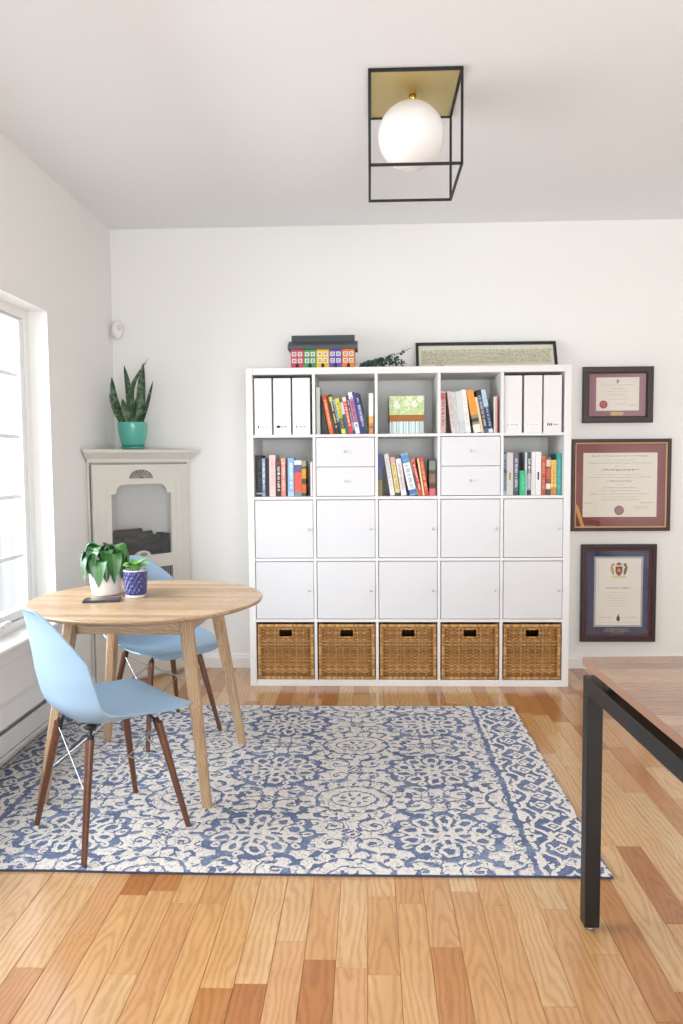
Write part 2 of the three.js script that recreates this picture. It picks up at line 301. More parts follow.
{
  const sillShape = (z0, z1) => [span(WX - 0.1, WX + 0.035, 0.487, 0.507, z0 - 0.04, z1 + 0.04, 0.006), span(WX, WX + 0.016, 0.43, 0.487, z0 - 0.02, z1 + 0.02, 0.004)];
  struct('trim_1', sillShape(WIN.z0, WIN.z1), M.trim, 'white window sill and apron above the heater');
}
// ground outside
struct('ground_outside', planarUV(box(40, 0.2, 40, WX - 20.4, -0.8, 3), 'x'), mat('#d9dadc', 0.95), 'pale ground outside the window');

// ---------------------------------------------------------------- bookcase
const CELL = 0.336, PITCH = 0.352, cellX = (c) => -0.872 + c * PITCH, cellY = (r) => 0.038 + r * PITCH;
const DEPTH = 0.388;
{
  const b = thing('bookcase', 'large white cube bookcase of five by five compartments against the wall', 'bookcase');
  part('side_panel', span(-0.91, -0.872, 0, 1.82, -DEPTH, 0), M.shelf, b); part('side_panel', span(0.872, 0.91, 0, 1.82, -DEPTH, 0), M.shelf, b);
  part('top_panel', span(-0.8715, 0.8715, 1.782, 1.82, -DEPTH, -0.0002), M.shelf, b); part('bottom_panel', span(-0.8715, 0.8715, 0, 0.038, -DEPTH, -0.0002), M.shelf, b);
  for (let r = 1; r < 5; r++) part('shelf_board', span(-0.8715, 0.8715, cellY(r) - 0.016, cellY(r), -DEPTH, -0.0002, 0.001), M.shelf, b);
  for (let c = 1; c < 5; c++) for (let r = 0; r < 5; r++) part('divider', span(cellX(c) - 0.016, cellX(c), cellY(r) + 0.0003, cellY(r) + CELL - 0.0003, -DEPTH, -0.0008, 0.001), M.shelf, b);
  const knob = (x, y) => lathe([[0, 0.022], [0.006, 0.022], [0.0075, 0.019], [0.0065, 0.013], [0.0035, 0.009], [0.0035, 0]], 20).rotateX(Math.PI / 2).translate(x, y, -0.002);
  for (let c = 0; c < 5; c++) for (const r of [1, 2]) {
    const x = cellX(c), y = cellY(r), d = part('door', span(x + 0.0035, x + CELL - 0.0025, y + 0.003, y + CELL - 0.0045, -0.02, -0.003, 0.0015), M.insert, b);
    part('knob', knob(x + CELL - 0.026, y + CELL / 2), M.steel, d);
    part('door_box', [span(x + 0.002, x + CELL - 0.002, y + 0.002, y + 0.014, -0.37, -0.022), span(x + 0.002, x + CELL - 0.002, y + CELL - 0.014, y + CELL - 0.002, -0.37, -0.022), span(x + 0.002, x + 0.014, y + 0.014, y + CELL - 0.014, -0.37, -0.022), span(x + CELL - 0.014, x + CELL - 0.002, y + 0.014, y + CELL - 0.014, -0.37, -0.022), span(x + 0.002, x + CELL - 0.002, y + 0.002, y + CELL - 0.002, -0.374, -0.37, 0.0005)], M.insert, b);
  }
  for (const c of [1, 3]) {
    const x = cellX(c), y = cellY(3);
    for (const k of [0, 1]) {
      const y0 = y + 0.003 + k * 0.166, d = part('drawer', [span(x + 0.003, x + CELL - 0.003, y0, y0 + 0.1635, -0.02, -0.003, 0.0015), span(x + 0.012, x + CELL - 0.012, y0 + 0.01, y0 + 0.14, -0.36, -0.021)], M.insert, b);
      part('knob', knob(x + CELL / 2, y0 + 0.085), M.steel, d);
    }
  }
}
// rattan baskets
{
  const bw = 0.324, bh = 0.322, bd = 0.36;
  const rat = mat('#ffffff', 0.62, { vertexColors: true });
  const tone = (a, b) => { const c = new THREE.Color().setStyle(a).lerp(new THREE.Color().setStyle(b), 1); return [c.r, c.g, c.b]; };
  const palette = ['#c19359', '#b18348', '#cba06c', '#a3753d', '#bc8c52', '#976834'].map((s) => tone(s, s));
  const colored = (g, c) => { g = strip(g); const n = g.attributes.position.count, a = new Float32Array(n * 3); for (let i = 0; i < n; i++) a.set(c, i * 3); g.setAttribute('color', new THREE.BufferAttribute(a, 3)); return g; };
  // one woven face in its own plane: x across, y up, facing +z
  function weave(w, h, hole, rows) {
    const out = [], stakes = Math.round(w / 0.021), sp = w / stakes, rh = h / rows;
    for (let s = 0; s <= stakes; s++) { const x = -w / 2 + s * sp; const segs = hole && Math.abs(x - hole.x) < hole.w / 2 ? [[0, hole.y - hole.h / 2], [hole.y + hole.h / 2, h]] : [[0, h]]; for (const [a, b] of segs) out.push(colored(rod(V(x, a, 0), V(x, b, 0), 0.0036, 0.0036, 6), palette[(s * 5) % 6].map((v) => v * 0.9))); }
    for (let r = 0; r < rows; r++) {
      const y = (r + 0.5) * rh, c0 = palette[Math.floor(hash(r, rows, 5) * 6)], dark = 0.68 + 0.42 * hash(r, 3, 9);
      const c = c0.map((v) => v * dark);
      const ext = r % 2 ? -0.3 : 0.6;
      const parts = hole && Math.abs(y - hole.y) < hole.h / 2 ? [[-w / 2 + sp * ext, hole.x - hole.w / 2], [hole.x + hole.w / 2, w / 2 - sp * ext]] : [[-w / 2 + sp * ext, w / 2 - sp * ext]];
      for (const [xa, xb] of parts) {
        const n = Math.max(4, Math.round((xb - xa) / sp * 4)), pos = [], idx = [], col = [];
        for (let i = 0; i <= n; i++) {
          const x = lerp(xa, xb, i / n), ph = (x + w / 2) / sp * Math.PI + (r % 2) * Math.PI, z = Math.cos(ph) * 0.0050, sh = 0.85 + 0.3 * hash(Math.floor((x + w / 2) / sp), r, 2);
          [[-0.46, 0], [-0.25, 0.0024], [0.25, 0.0024], [0.46, 0]].forEach(([dy, dz]) => { pos.push(x, y + dy * rh, z + dz); col.push(c[0] * sh, c[1] * sh, c[2] * sh); });
        }
        for (let i = 0; i < n; i++) for (let k = 0; k < 3; k++) { const a = i * 4 + k; idx.push(a, a + 4, a + 5, a, a + 5, a + 1); }
        const g = new THREE.BufferGeometry(); g.setAttribute('position', new THREE.Float32BufferAttribute(pos, 3)); g.setAttribute('color', new THREE.Float32BufferAttribute(col, 3)); g.setIndex(idx); g.computeVertexNormals(); out.push(strip(g));
      }
    }
    return out;
  }
  const B = thing('rattan_basket', 'woven rattan basket in the bottom row, leftmost of the five', 'basket', [0, 0, 0], 0, 'rattan baskets in the bottom row');
  const hole = { x: 0, y: bh - 0.052, w: 0.082, h: 0.046 };
  const face = (g, ry, x, z, y = 0) => g.map((q) => q.rotateY(ry).translate(x, y, z));
  const wf = weave(bw - 0.036, bh - 0.036, { ...hole, y: hole.y - 0.018 }, 30);
  const o = part('weave', [...face(wf, 0, 0, -0.006, 0.018), ...face(weave(bd - 0.03, bh - 0.036, null, 30), Math.PI / 2, bw / 2 - 0.012, -bd / 2, 0.018), ...face(weave(bd - 0.03, bh - 0.036, null, 30), -Math.PI / 2, -bw / 2 + 0.012, -bd / 2, 0.018)], rat, B); o.userData.kind = 'stuff';
  const bar = (p, q, r, c, k) => { const g = colored(rod(p, q, r, r, 12), palette[c]), cc = g.attributes.color, ps = g.attributes.position; return g; };
  // wrapped edge cane: a bar with fine windings
  const wrapped = (p, q, r, ci) => { const L = p.distanceTo(q), n = Math.round(L / 0.012), out = []; for (let i = 0; i < n; i++) { const a = p.clone().lerp(q, i / n), b = p.clone().lerp(q, (i + 0.94) / n), c = palette[(ci + Math.floor(hash(i, ci, 4) * 3)) % 6].map((v) => v * (0.9 + 0.3 * hash(i, ci, 6))); out.push(colored(rod(a, b, r, r, 8), c)); } return out; };
  const X = bw / 2 - 0.008;
  part('rim', [...wrapped(V(-X, bh - 0.009, -0.007), V(X, bh - 0.009, -0.007), 0.0095, 0), ...wrapped(V(-X, bh - 0.009, -bd), V(X, bh - 0.009, -bd), 0.009, 0), ...wrapped(V(X, bh - 0.009, -bd), V(X, bh - 0.009, -0.007), 0.009, 0), ...wrapped(V(-X, bh - 0.009, -bd), V(-X, bh - 0.009, -0.007), 0.009, 0)], rat, B);
  part('corner_post', wrapped(V(-X, 0.004, -0.007), V(-X, bh - 0.012, -0.007), 0.0085, 2), rat, B); part('corner_post', wrapped(V(X, 0.004, -0.007), V(X, bh - 0.012, -0.007), 0.0085, 2), rat, B);
  part('base_rim', wrapped(V(-X, 0.009, -0.007), V(X, 0.009, -0.007), 0.0088, 1), rat, B);
  part('handle_ring', [...wrapped(V(-0.041, hole.y - 0.023, -0.004), V(0.041, hole.y - 0.023, -0.004), 0.004, 2), ...wrapped(V(-0.041, hole.y + 0.023, -0.004), V(0.041, hole.y + 0.023, -0.004), 0.004, 2), ...wrapped(V(-0.041, hole.y - 0.023, -0.004), V(-0.041, hole.y + 0.023, -0.004), 0.004, 2), ...wrapped(V(0.041, hole.y - 0.023, -0.004), V(0.041, hole.y + 0.023, -0.004), 0.004, 2)], rat, B);
  part('lining', [box(bw - 0.04, bh - 0.06, 0.002, 0, bh / 2 - 0.02, -0.022), box(bw - 0.04, 0.004, bd - 0.05, 0, 0.014, -bd / 2), box(0.002, bh - 0.06, bd - 0.05, bw / 2 - 0.022, bh / 2 - 0.02, -bd / 2), box(0.002, bh - 0.06, bd - 0.05, -bw / 2 + 0.022, bh / 2 - 0.02, -bd / 2), box(bw - 0.04, bh - 0.03, 0.003, 0, bh / 2 - 0.004, -bd + 0.02)].map((g, i) => (i ? g : slab([[-bw / 2 + 0.02, 0.014], [bw / 2 - 0.02, 0.014], [bw / 2 - 0.02, bh - 0.03], [-bw / 2 + 0.02, bh - 0.03]], 0.002, [[[-0.04, hole.y - 0.022], [-0.04, hole.y + 0.022], [0.04, hole.y + 0.022], [0.04, hole.y - 0.022]]]).translate(0, 0, -0.022))), mat('#946a40', 0.85), B);
  const at = (c) => [cellX(c) + CELL / 2 + 0.001, cellY(0), -0.004];
  B.position.set(...at(0));
  ['', 'woven rattan basket in the bottom row, second from the left', 'woven rattan basket in the bottom row, middle of the five', 'woven rattan basket in the bottom row, second from the right', 'woven rattan basket in the bottom row, rightmost of the five'].forEach((l, c) => { if (c) copy(B, at(c), 0, l); });
}
// white magazine files with small printed marks near the foot
{
  const mk = (k) => canvasTex(256, 64, (x, w, h) => {
    x.fillStyle = '#f4f2f1'; x.fillRect(0, 0, w, h);
    const dk = ['#3a3a3c', '#101012', '#4a4a4c', '#8e8e90', '#b4b4b6', '#16161a'][k], lt = ['#a6a6aa', '#5c5c60', '#77777b', '#9d9da1', '#c2c2c6', '#8a8a8e'][k];
    x.strokeStyle = '#dddbda'; x.lineWidth = 2; x.strokeRect(6, 4, w - 12, h - 8);
    x.fillStyle = dk;
    if (k === 1) { x.beginPath(); x.ellipse(62, 32, 40, 22, 0, 0, 7); x.fill(); } else if (k === 5) { for (let i = 0; i < 3; i++) x.fillRect(34 + i * 34, 12, 24, 40); } else x.fillRect(30, 12, k === 0 ? 26 : 16, 40);
    x.fillStyle = lt; for (let i = 0; i < 6; i++) x.fillRect(k === 5 ? 150 + i * 16 : 84 + i * 26, 18 + (i % 3) * 4, 14, 26 - (i % 2) * 8);
  });
  const ords = ['leftmost', 'middle', 'rightmost'];
  for (const [c, base] of [[0, 0], [4, 3]]) for (let k = 0; k < 3; k++) {
    const w = 0.099, h = 0.318, d = 0.25, x = cellX(c) + 0.006 + k * 0.1085 + w / 2 + (c === 4 && k === 0 ? -0.003 : 0);
    const t = thing('magazine_file', `white magazine file in the top ${c ? 'right' : 'left'} compartment, ${ords[k]} of its three`, 'magazine file', [x, cellY(4), -0.012], 0, `magazine files in the top ${c ? 'right' : 'left'} compartment`);
    // open at the back and the top, cut down at the back like a file box
    const t0 = 0.003, side = [[0, 0], [0, h], [-0.1, h], [-d, h * 0.42], [-d, 0]].map(([a, b]) => [-a, b]);
    part('front_panel', span(-w / 2, w / 2, 0, h, -t0, 0, 0.0012), M.white, t);
    for (const s of [-1, 1]) part('side_panel', slab(side, t0).rotateY(Math.PI / 2).translate(s < 0 ? -w / 2 : w / 2 - t0, 0, -t0 * 0.5), M.white, t);
    part('bottom_panel', span(-w / 2 + t0, w / 2 - t0, 0, t0, -d, -t0, 0.0005), M.white, t); part('back_panel', span(-w / 2 + t0, w / 2 - t0, 0, h * 0.42, -d, -d + t0, 0.0005), M.white, t);
    part('papers', span(-w / 2 + 0.008, w / 2 - 0.008, t0, h - 0.03, -0.21, -0.006, 0.001), M.paper, t);
    part('label_card', new THREE.PlaneGeometry(0.076, 0.022).translate(-0.002, 0.045, 0.0006), mat('#ffffff', 0.6, { map: mk(base + k) }), t);
  }
}
// storage box: striped base, brown band, green floral lid
{
  const t = thing('storage_box', 'cardboard storage box with green floral lid, brown band and striped base', 'box', [cellX(2) + 0.165, cellY(4), -0.06]);
  const w = 0.192, d = 0.24;
  const stripes = canvasTex(512, 128, (x, W, H) => { const cs = ['#cfe3e8', '#f3efe4', '#8fc0d2', '#e9ecdf', '#b3d3d9', '#f6f2ea', '#7fb3c9', '#dfe6da', '#a9cdd6', '#efe6d2']; let p = 0, i = 0; while (p < W) { const k = 8 + hash(i, 3) * 16; x.fillStyle = cs[i % 10]; x.fillRect(p, 0, k, H); p += k; i++; } });
  const floral = canvasTex(512, 256, (x, W, H) => { x.fillStyle = '#c3d79a'; x.fillRect(0, 0, W, H); for (let i = 0; i < 90; i++) { x.fillStyle = ['#aecb85', '#d6e3b4', '#b9d79c', '#e2e9c9'][i % 4]; x.beginPath(); x.ellipse(hash(i, 1) * W, hash(i, 2) * H, 8 + hash(i, 3) * 22, 6 + hash(i, 4) * 12, hash(i, 5) * 3, 0, 7); x.fill(); } for (const [cx, cy, c] of [[110, 160, '#ecebf2'], [250, 140, '#dff0d0'], [370, 150, '#f4f1e6'], [300, 60, '#e8edd0'], [60, 60, '#dbe6bb'], [450, 90, '#eef0da']]) { x.fillStyle = c; for (let k = 0; k < 6; k++) { x.beginPath(); x.ellipse(cx + Math.cos(k) * 26, cy + Math.sin(k) * 26, 22, 14, k, 0, 7); x.fill(); } x.fillStyle = '#d8a36a'; x.beginPath(); x.arc(cx, cy, 7, 0, 7); x.fill(); } });
  const wrapUV = (g, s) => { g = planarUV(g, 'y'); const u = g.attributes.uv; for (let i = 0; i < u.count; i++) u.setXY(i, u.getX(i) / 0.2 * s + 0.5, u.getY(i) / 0.12); return g; };
  part('base', wrapUV(span(-w / 2, w / 2, 0, 0.072, -d, 0), 1), mat('#ffffff', 0.65, { map: Object.assign(stripes, { wrapS: THREE.RepeatWrapping, wrapT: THREE.RepeatWrapping }) }), t);
  part('band', span(-w / 2 - 0.002, w / 2 + 0.002, 0.0722, 0.107, -d - 0.002, 0.002), mat('#a9682c', 0.6), t, 'brown band');
  part('lid', wrapUV(span(-w / 2 - 0.003, w / 2 + 0.003, 0.1072, 0.216, -d - 0.003, 0.003), 1), mat('#ffffff', 0.65, { map: Object.assign(floral, { wrapS: THREE.RepeatWrapping, wrapT: THREE.RepeatWrapping }) }), t, 'green floral lid');
}
// books; one atlas holds the print of all spines
{
  const books = [];      // [cell column, row, x from cell left (mm) or null = next, thickness, height, lean deg, colour, marks, label, recess mm]
  const U = (c, r, list) => { let x = 0; for (const [gap, t, h, lean, color, marks, label, rec] of list) { const a = lean * Math.PI / 180; x += gap; books.push({ c, r, x, t, h, a, color, marks, label, rec: rec ?? 38 + Math.floor(hash(books.length, 5) * 14) }); x += t / Math.cos(a); } };
  // marks: list of [from, to, colour] bands as shares of the height; 'txt:colour' adds illegible lettering
  const A = 'above the left drawers', Bc = 'above the right drawers', Cc = 'below the left magazine files', D = 'below the green floral box', F = 'below the right magazine files';
  U(1, 4, [
    [4, 21, 268, 0, '#dfe4df', [], `tall pale grey book upright at the left end ${A}`],
    [46, 8, 222, 11, '#201c1c', [], `thin black book leaning beside the orange one ${A}`],
    [0.4, 22, 226, 11, '#e0662b', [[0.86, 1, '#d2502c'], 'txt:#f3b58a'], `orange book leaning left ${A}`],
    [0.4, 12, 222, 11, '#4a3029', [[0.2, 0.4, '#6b4836']], `dark brown book leaning right of the orange one ${A}`],
    [0.4, 19, 228, 11, '#2b2b26', [[0.82, 0.94, '#d9c94b'], 'txt:#e7dc86'], `black book with yellow lettering leaning ${A}`],
    [0.4, 14, 200, 11, '#c9dbe8', [[0, 0.35, '#3a4350'], 'txt:#5b6a78'], `pale blue and dark leaning book ${A}`],
    [0.4, 23, 206, 11, '#d4cf4f', [[0.15, 0.45, '#57584a'], [0, 0.12, '#e4d94d'], 'txt:#8c8a34'], `yellow green book leaning ${A}`],
    [0.4, 17, 184, 11, '#2c7386', [[0.62, 1, '#e9ece8']], `short teal book with white top leaning ${A}`],
    [0.4, 21, 212, 11, '#d83c33', [[0.88, 1, '#efe3d8'], 'txt:#f4cfc2'], `red book leaning ${A}`],
    [0.4, 15, 222, 11, '#3f4557', [[0.1, 0.3, '#8a8f9e'], 'txt:#b8bccb'], `dark slate book leaning right of the red one ${A}`],
    [0.4, 24, 240, 11, '#c57e9f', [[0.84, 1, '#f0e8ee'], [0, 0.28, '#eceaf0'], 'txt:#7a3f66'], `pink and white book leaning ${A}`],
    [0.4, 13, 242, 11, '#4a3f88', [[0, 0.2, '#2f3f8e']], `violet book leaning ${A}`],
    [0.4, 20, 236, 11, '#35417a', [[0.3, 0.7, '#7f8fc4'], 'txt:#d3daf0'], `navy book with light lettering leaning ${A}`],
    [0.4, 11, 230, 11, '#2a2c36', [[0.1, 0.5, '#56624f']], `thin charcoal book, last of the leaning row ${A}`],
    [3, 26, 232, 0, '#efe9ea', [[0.28, 0.44, '#e9b165'], [0, 0.28, '#cf8a55'], [0.16, 0.19, '#8d4c2f']], `white and tan book upright at the right end ${A}`],
  ]);
  U(3, 4, [
    [1, 31, 238, 0, '#e6c3bd', [[0.8, 0.95, '#cf6f72'], 'txt:#b9686a'], `pale pink book with red lettering upright at the left end ${Bc}`],
    [35, 24, 238, 7, '#e2d6d6', ['txt:#c3b4b4'], `pale grey pink book leaning, second from left ${Bc}`],
    [0.4, 22, 234, 7, '#dedcda', ['txt:#bdbab6'], `light grey book leaning, third from left ${Bc}`],
    [0.4, 32, 236, 7, '#d3dcdb', [[0.05, 0.3, '#c4d0cf']], `wide pale blue grey book leaning ${Bc}`],
    [0.4, 29, 246, 7, '#f3efed', ['txt:#d9cfc9'], `white book leaning left of the orange one ${Bc}`],
    [18.5, 39, 244, 11, '#eb9a2e', [[0, 0.2, '#ece7de'], [0.2, 0.42, '#8f8b6e'], [0.26, 0.34, '#3b3b35']], `orange book with pale foot leaning ${Bc}`],
    [0.4, 13, 206, 11, '#ecd3a4', [], `thin cream book leaning right of the orange one ${Bc}`],
    [0.4, 28, 244, 11, '#4b6480', [[0.86, 1, '#16181c'], [0.1, 0.5, '#2e3c50'], 'txt:#cdb8a6'], `slate blue book with black top leaning ${Bc}`],
    [0.4, 24, 246, 11, '#273a5c', [[0.6, 1, '#bcd3e6'], [0, 0.1, '#d8e0e8'], 'txt:#9fb6d0'], `navy book with pale blue top leaning ${Bc}`],
    [2, 9, 205, 0, '#e4ddd6', [], `thin off white book upright near the right end ${Bc}`],
    [1, 9, 208, 0, '#df9a94', [], `thin salmon book at the right end ${Bc}`],
  ]);
  U(0, 3, [
    [5, 34, 236, 0, '#37373a', [[0.06, 0.1, '#cfcfd2'], 'txt:#5a5a60'], `thick charcoal book at the left end ${Cc}`],
    [2, 19, 220, 0, '#8ea3b9', [[0.1, 0.4, '#6e86a0'], 'txt:#dbe4ee'], `grey blue book, second from left ${Cc}`],
    [1, 19, 216, 0, '#28313f', [], `dark navy book left of the pale pink one ${Cc}`],
    [2, 36, 238, 0, '#ecc7c3', ['txt:#dcaeb0'], `tall pale pink book ${Cc}`],
    [3, 27, 203, 0, '#3f2a2b', ['txt:#f0e4e0', [0.9, 1, '#6b4444']], `dark brown book with white lettering ${Cc}`],
    [3, 25, 220, 0, '#e08a72', [[0.84, 1, '#eda38c'], 'txt:#f4d3c8'], `salmon pink book ${Cc}`],
    [0.6, 9, 217, 0, '#2b2b47', [], `thin dark navy book left of the light blue one ${Cc}`],
    [3, 35, 221, 0, '#8db6e2', [[0.02, 0.12, '#a9c9ec'], 'txt:#d6e6f6'], `light blue book ${Cc}`],
    [3, 41, 207, 0, '#ea5a48', [[0.87, 1, '#e7ecf2'], [0.66, 0.87, '#6d5c86'], [0, 0.14, '#7c8a90']], `red book with purple and white top ${Cc}`],
    [1, 24, 203, 0, '#4a4630', [[0.5, 0.78, '#d39a2f'], [0.1, 0.35, '#c46b2e'], [0.84, 1, '#9aa07a']], `olive book with orange patches ${Cc}`],
    [26, 12, 196, 0, '#ead6d6', [], `thin pale pink book apart at the right end ${Cc}`],
  ]);
  U(2, 3, [
    [2, 24, 241, 0, '#4a5aa0', [[0, 0.38, '#9a8a62'], [0.38, 0.66, '#5d6782']], `blue book upright at the left end ${D}`],
    [45, 27, 240, 9, '#efedee', ['txt:#cfcdd0'], `white book leaning, second from left ${D}`],
    [4, 27, 222, 9, '#e3cf8c', [[0.84, 1, '#eaa9b4'], [0, 0.08, '#3d4148'], 'txt:#b3a263'], `yellow book with pink top leaning ${D}`],
    [4, 30, 212, 9, '#ece7e6', [[0.2, 0.5, '#dccfd2'], 'txt:#b9a3aa'], `white book leaning right of the yellow one ${D}`],
    [18, 42, 240, 13, '#f0efef', [[0.78, 0.98, '#4f8fc6'], [0.02, 0.14, '#3f74b4'], 'txt:#9fb0c4'], `large white book with blue patches leaning ${D}`],
    [0.5, 11, 214, 13, '#8d7f5c', [[0.2, 0.6, '#3c5148']], `thin olive book leaning ${D}`],
    [0.5, 18, 216, 13, '#d23a34', ['txt:#f3d3cc', [0.9, 1, '#e8705f']], `red book with white lettering leaning ${D}`],
    [0.5, 9, 214, 9, '#ecdca4', [], `thin cream book leaning between two red ones ${D}`],
    [0.5, 24, 220, 9, '#dd4a40', ['txt:#f0c08a'], `wide red book leaning, second from right ${D}`],
    [2, 36, 207, 0, '#3c3f3c', [[0, 0.2, '#d4626a'], [0.35, 0.6, '#8c6450'], [0.7, 0.95, '#7d8a78']], `dark patterned book upright at the right end ${D}`],
  ]);
  U(4, 3, [
    [1, 24, 231, 0, '#8fa0b4', [[0.55, 0.62, '#3b4350'], [0, 0.1, '#b7c3d0'], 'txt:#56637a'], `grey blue book at the left end ${F}`],
    [1, 37, 242, 0, '#ebe6e2', [[0.34, 0.54, '#ebe6e2'], 'mark:#c8a86a'], `wide off white book with a small gold mark ${F}`],
    [1, 27, 240, 0, '#6d6a7c', ['txt:#d9d5e2', [0, 0.1, '#4a5468']], `grey purple book with white lettering ${F}`],
    [2, 33, 240, 0, '#1c231f', [[0.8, 1, '#232c28']], `tall black book behind the green one ${F}`, 130],
    [3, 10, 243, 0, '#cfd5dc', [], `thin silver grey book right of the black one ${F}`],
    [0.5, 22, 243, 0, '#54565c', [[0, 0.12, '#2c2e33'], [0.12, 0.5, '#9fb0c2'], 'txt:#e4e4e8'], `grey patterned book left of the two white ones ${F}`],
    [1.5, 23, 245, 0, '#f1eff0', [[0.1, 0.9, '#efe6ea']], `white book, left of a white pair ${F}`],
    [1, 31, 245, 0, '#edebed', ['mark:#3a3a44'], `white book with small dark mark, right of two white ones ${F}`],
    [1.5, 25, 221, 0, '#b5583c', ['txt:#d98d6f', [0.9, 1, '#c66e50']], `rust brown book ${F}`],
    [3, 26, 216, 0, '#8a4a40', [[0.74, 0.92, '#e4cdb8'], [0.42, 0.7, '#c86444'], [0.16, 0.3, '#ebe5dc'], [0, 0.14, '#4f5654']], `red and cream patterned book ${F}`],
    [2, 30, 199, 0, '#e2b75f', [[0.22, 0.32, '#f0df6b'], [0, 0.22, '#cf8440'], 'txt:#c99a44'], `yellow and orange book left of the teal one ${F}`],
    [2, 25, 235, 0, '#2f9d97', ['txt:#5dbab2'], `teal book at the right end ${F}`],
  ]);
  books.push({ c: 4, r: 3, x: 95, t: 30, h: 140, a: 0, color: '#25b277', marks: ['txt:#5fd0a2'], label: `short bright green book standing before the black one ${F}`, rec: 12, depth: 108 });
  const N = books.length, cols = 16, rows = Math.ceil(N / cols), cw = 64, chh = 256;
  const atlas = canvasTex(cols * cw, rows * chh, (x) => {
    books.forEach((b, i) => {
      const ox = (i % cols) * cw, oy = Math.floor(i / cols) * chh; x.fillStyle = b.color; x.fillRect(ox, oy, cw, chh);
      for (const m of b.marks) {
        if (typeof m === 'string') {
          const c = m.split(':')[1]; x.fillStyle = c;
          if (m.startsWith('mark')) { x.fillRect(ox + 22, oy + 120, 20, 44); continue; }
          for (let k = 0; k < 26; k++) if (hash(k, i, 3) > 0.22) { const hh = 3 + hash(k, i, 4) * 3; x.fillRect(ox + 16 + hash(k, i, 6) * 5, oy + 34 + k * 7, 26 + hash(k, i, 5) * 10, hh); }
        } else { x.fillStyle = m[2]; x.fillRect(ox, oy + (1 - m[1]) * chh, cw, (m[1] - m[0]) * chh); }
      }
      for (let k = 0; k < 60; k++) { x.fillStyle = hash(k, i, 8) > 0.5 ? 'rgba(255,255,255,0.05)' : 'rgba(0,0,0,0.06)'; x.fillRect(ox + hash(k, i, 9) * cw, oy + hash(k, i, 10) * chh, 3 + hash(k, i, 11) * 18, 2); }
    });
  });
  const cover = mat('#ffffff', 0.5, { map: atlas });
  books.forEach((b, i) => {
    const t = b.t / 1000, h = b.h / 1000, d = (b.depth ?? Math.min(330 - b.rec, 150 + hash(i, 21) * 50)) / 1000, bt = Math.min(0.0025, t * 0.2), ov = 0.003;
    const o = thing('book', b.label, 'book', [cellX(b.c) + b.x / 1000, cellY(b.r) + 0.0003, -b.rec / 1000], 0, 'books in the bookcase'); o.rotation.z = b.a;
    const A0 = 4 / (cols * cw);
    const u0 = (i % cols) / cols, v1 = 1 - Math.floor(i / cols) / rows, du = 1 / cols, dv = 1 / rows;
    const g = merge([span(0, t, 0, h, -bt, 0, 0.001), span(0, bt, 0, h, -d, -bt, 0.0006), span(t - bt, t, 0, h, -d, -bt, 0.0006)]), p = g.attributes.position, uv = g.attributes.uv;
    for (let k = 0; k < p.count; k++) { const fx = Math.min(0.97, Math.max(0.03, p.getX(k) / t)), fy = Math.min(0.99, Math.max(0.01, p.getY(k) / h)); uv.setXY(k, u0 + fx * du, v1 - dv + fy * dv); }
    part('cover', g, cover, o);
    part('pages', span(bt, t - bt, ov, h - ov, -d + ov, -bt, 0.0004), M.paper, o, 'cream page block');
  });
}

// ---------------------------------------------------------------- on top of the bookcase
{
  const t = thing('toy_row_house', 'toy row of five brightly coloured houses under a dark grey roof', 'ornament', [-0.482, 1.82, -0.13]);
  const w = 0.074, h = 0.118, d = 0.13, cs = ['#d4405c', '#3f9a58', '#ecbd2c', '#6a4fae', '#ef7f2c'];
  const pane = mat('#7d8a90', 0.4), frameM = mat('#f3efe8', 0.5), dk = mat('#2a2024', 0.6);
  cs.forEach((c, i) => {
    const x = (i - 2) * w, f = part('house', span(x - w / 2 + 0.0004, x + w / 2 - 0.0004, 0, h, -d, 0, 0.0012), mat(c, 0.55), t, ['red', 'green', 'yellow', 'purple', 'orange'][i] + ' house');
    for (const [dx, dy] of [[-0.017, 0.092], [0.017, 0.092], [-0.017, 0.054], [0.017, 0.054]]) { const fr = part('window', slab([[-0.012, -0.012], [0.012, -0.012], [0.012, 0.012], [-0.012, 0.012]], 0.002, [[[-0.008, -0.008], [-0.008, -0.001], [0.008, -0.001], [0.008, -0.008]], [[-0.008, 0.001], [-0.008, 0.008], [0.008, 0.008], [0.008, 0.001]]]).translate(x + dx, dy, 0), frameM, f); fr.name = 'window'; }
    part('glazing', [[-0.017, 0.092], [0.017, 0.092], [-0.017, 0.054], [0.017, 0.054]].map(([dx, dy]) => box(0.018, 0.018, 0.0008, x + dx, dy, 0.0004)), pane, f);
    part('door', slab([[-0.009, 0], [0.009, 0], [0.009, 0.03], [0.006, 0.036], [0, 0.039], [-0.006, 0.036], [-0.009, 0.03]], 0.002).translate(x, 0, 0), dk, f);
  });
  part('roof', slab([[0.018, h - 0.002], [0.018, h + 0.018], [-0.05, h + 0.052], [-d - 0.01, h + 0.018], [-d - 0.01, h - 0.002]].map(([a, b]) => [-a, b]), 0.402).rotateY(Math.PI / 2).translate(-0.201, 0.002, 0), mat('#4a5054', 0.5), t);
  part('ridge_box', span(-0.184, 0.184, h + 0.035, h + 0.088, -0.085, -0.045, 0.002), mat('#3a4044', 0.5), t);
}
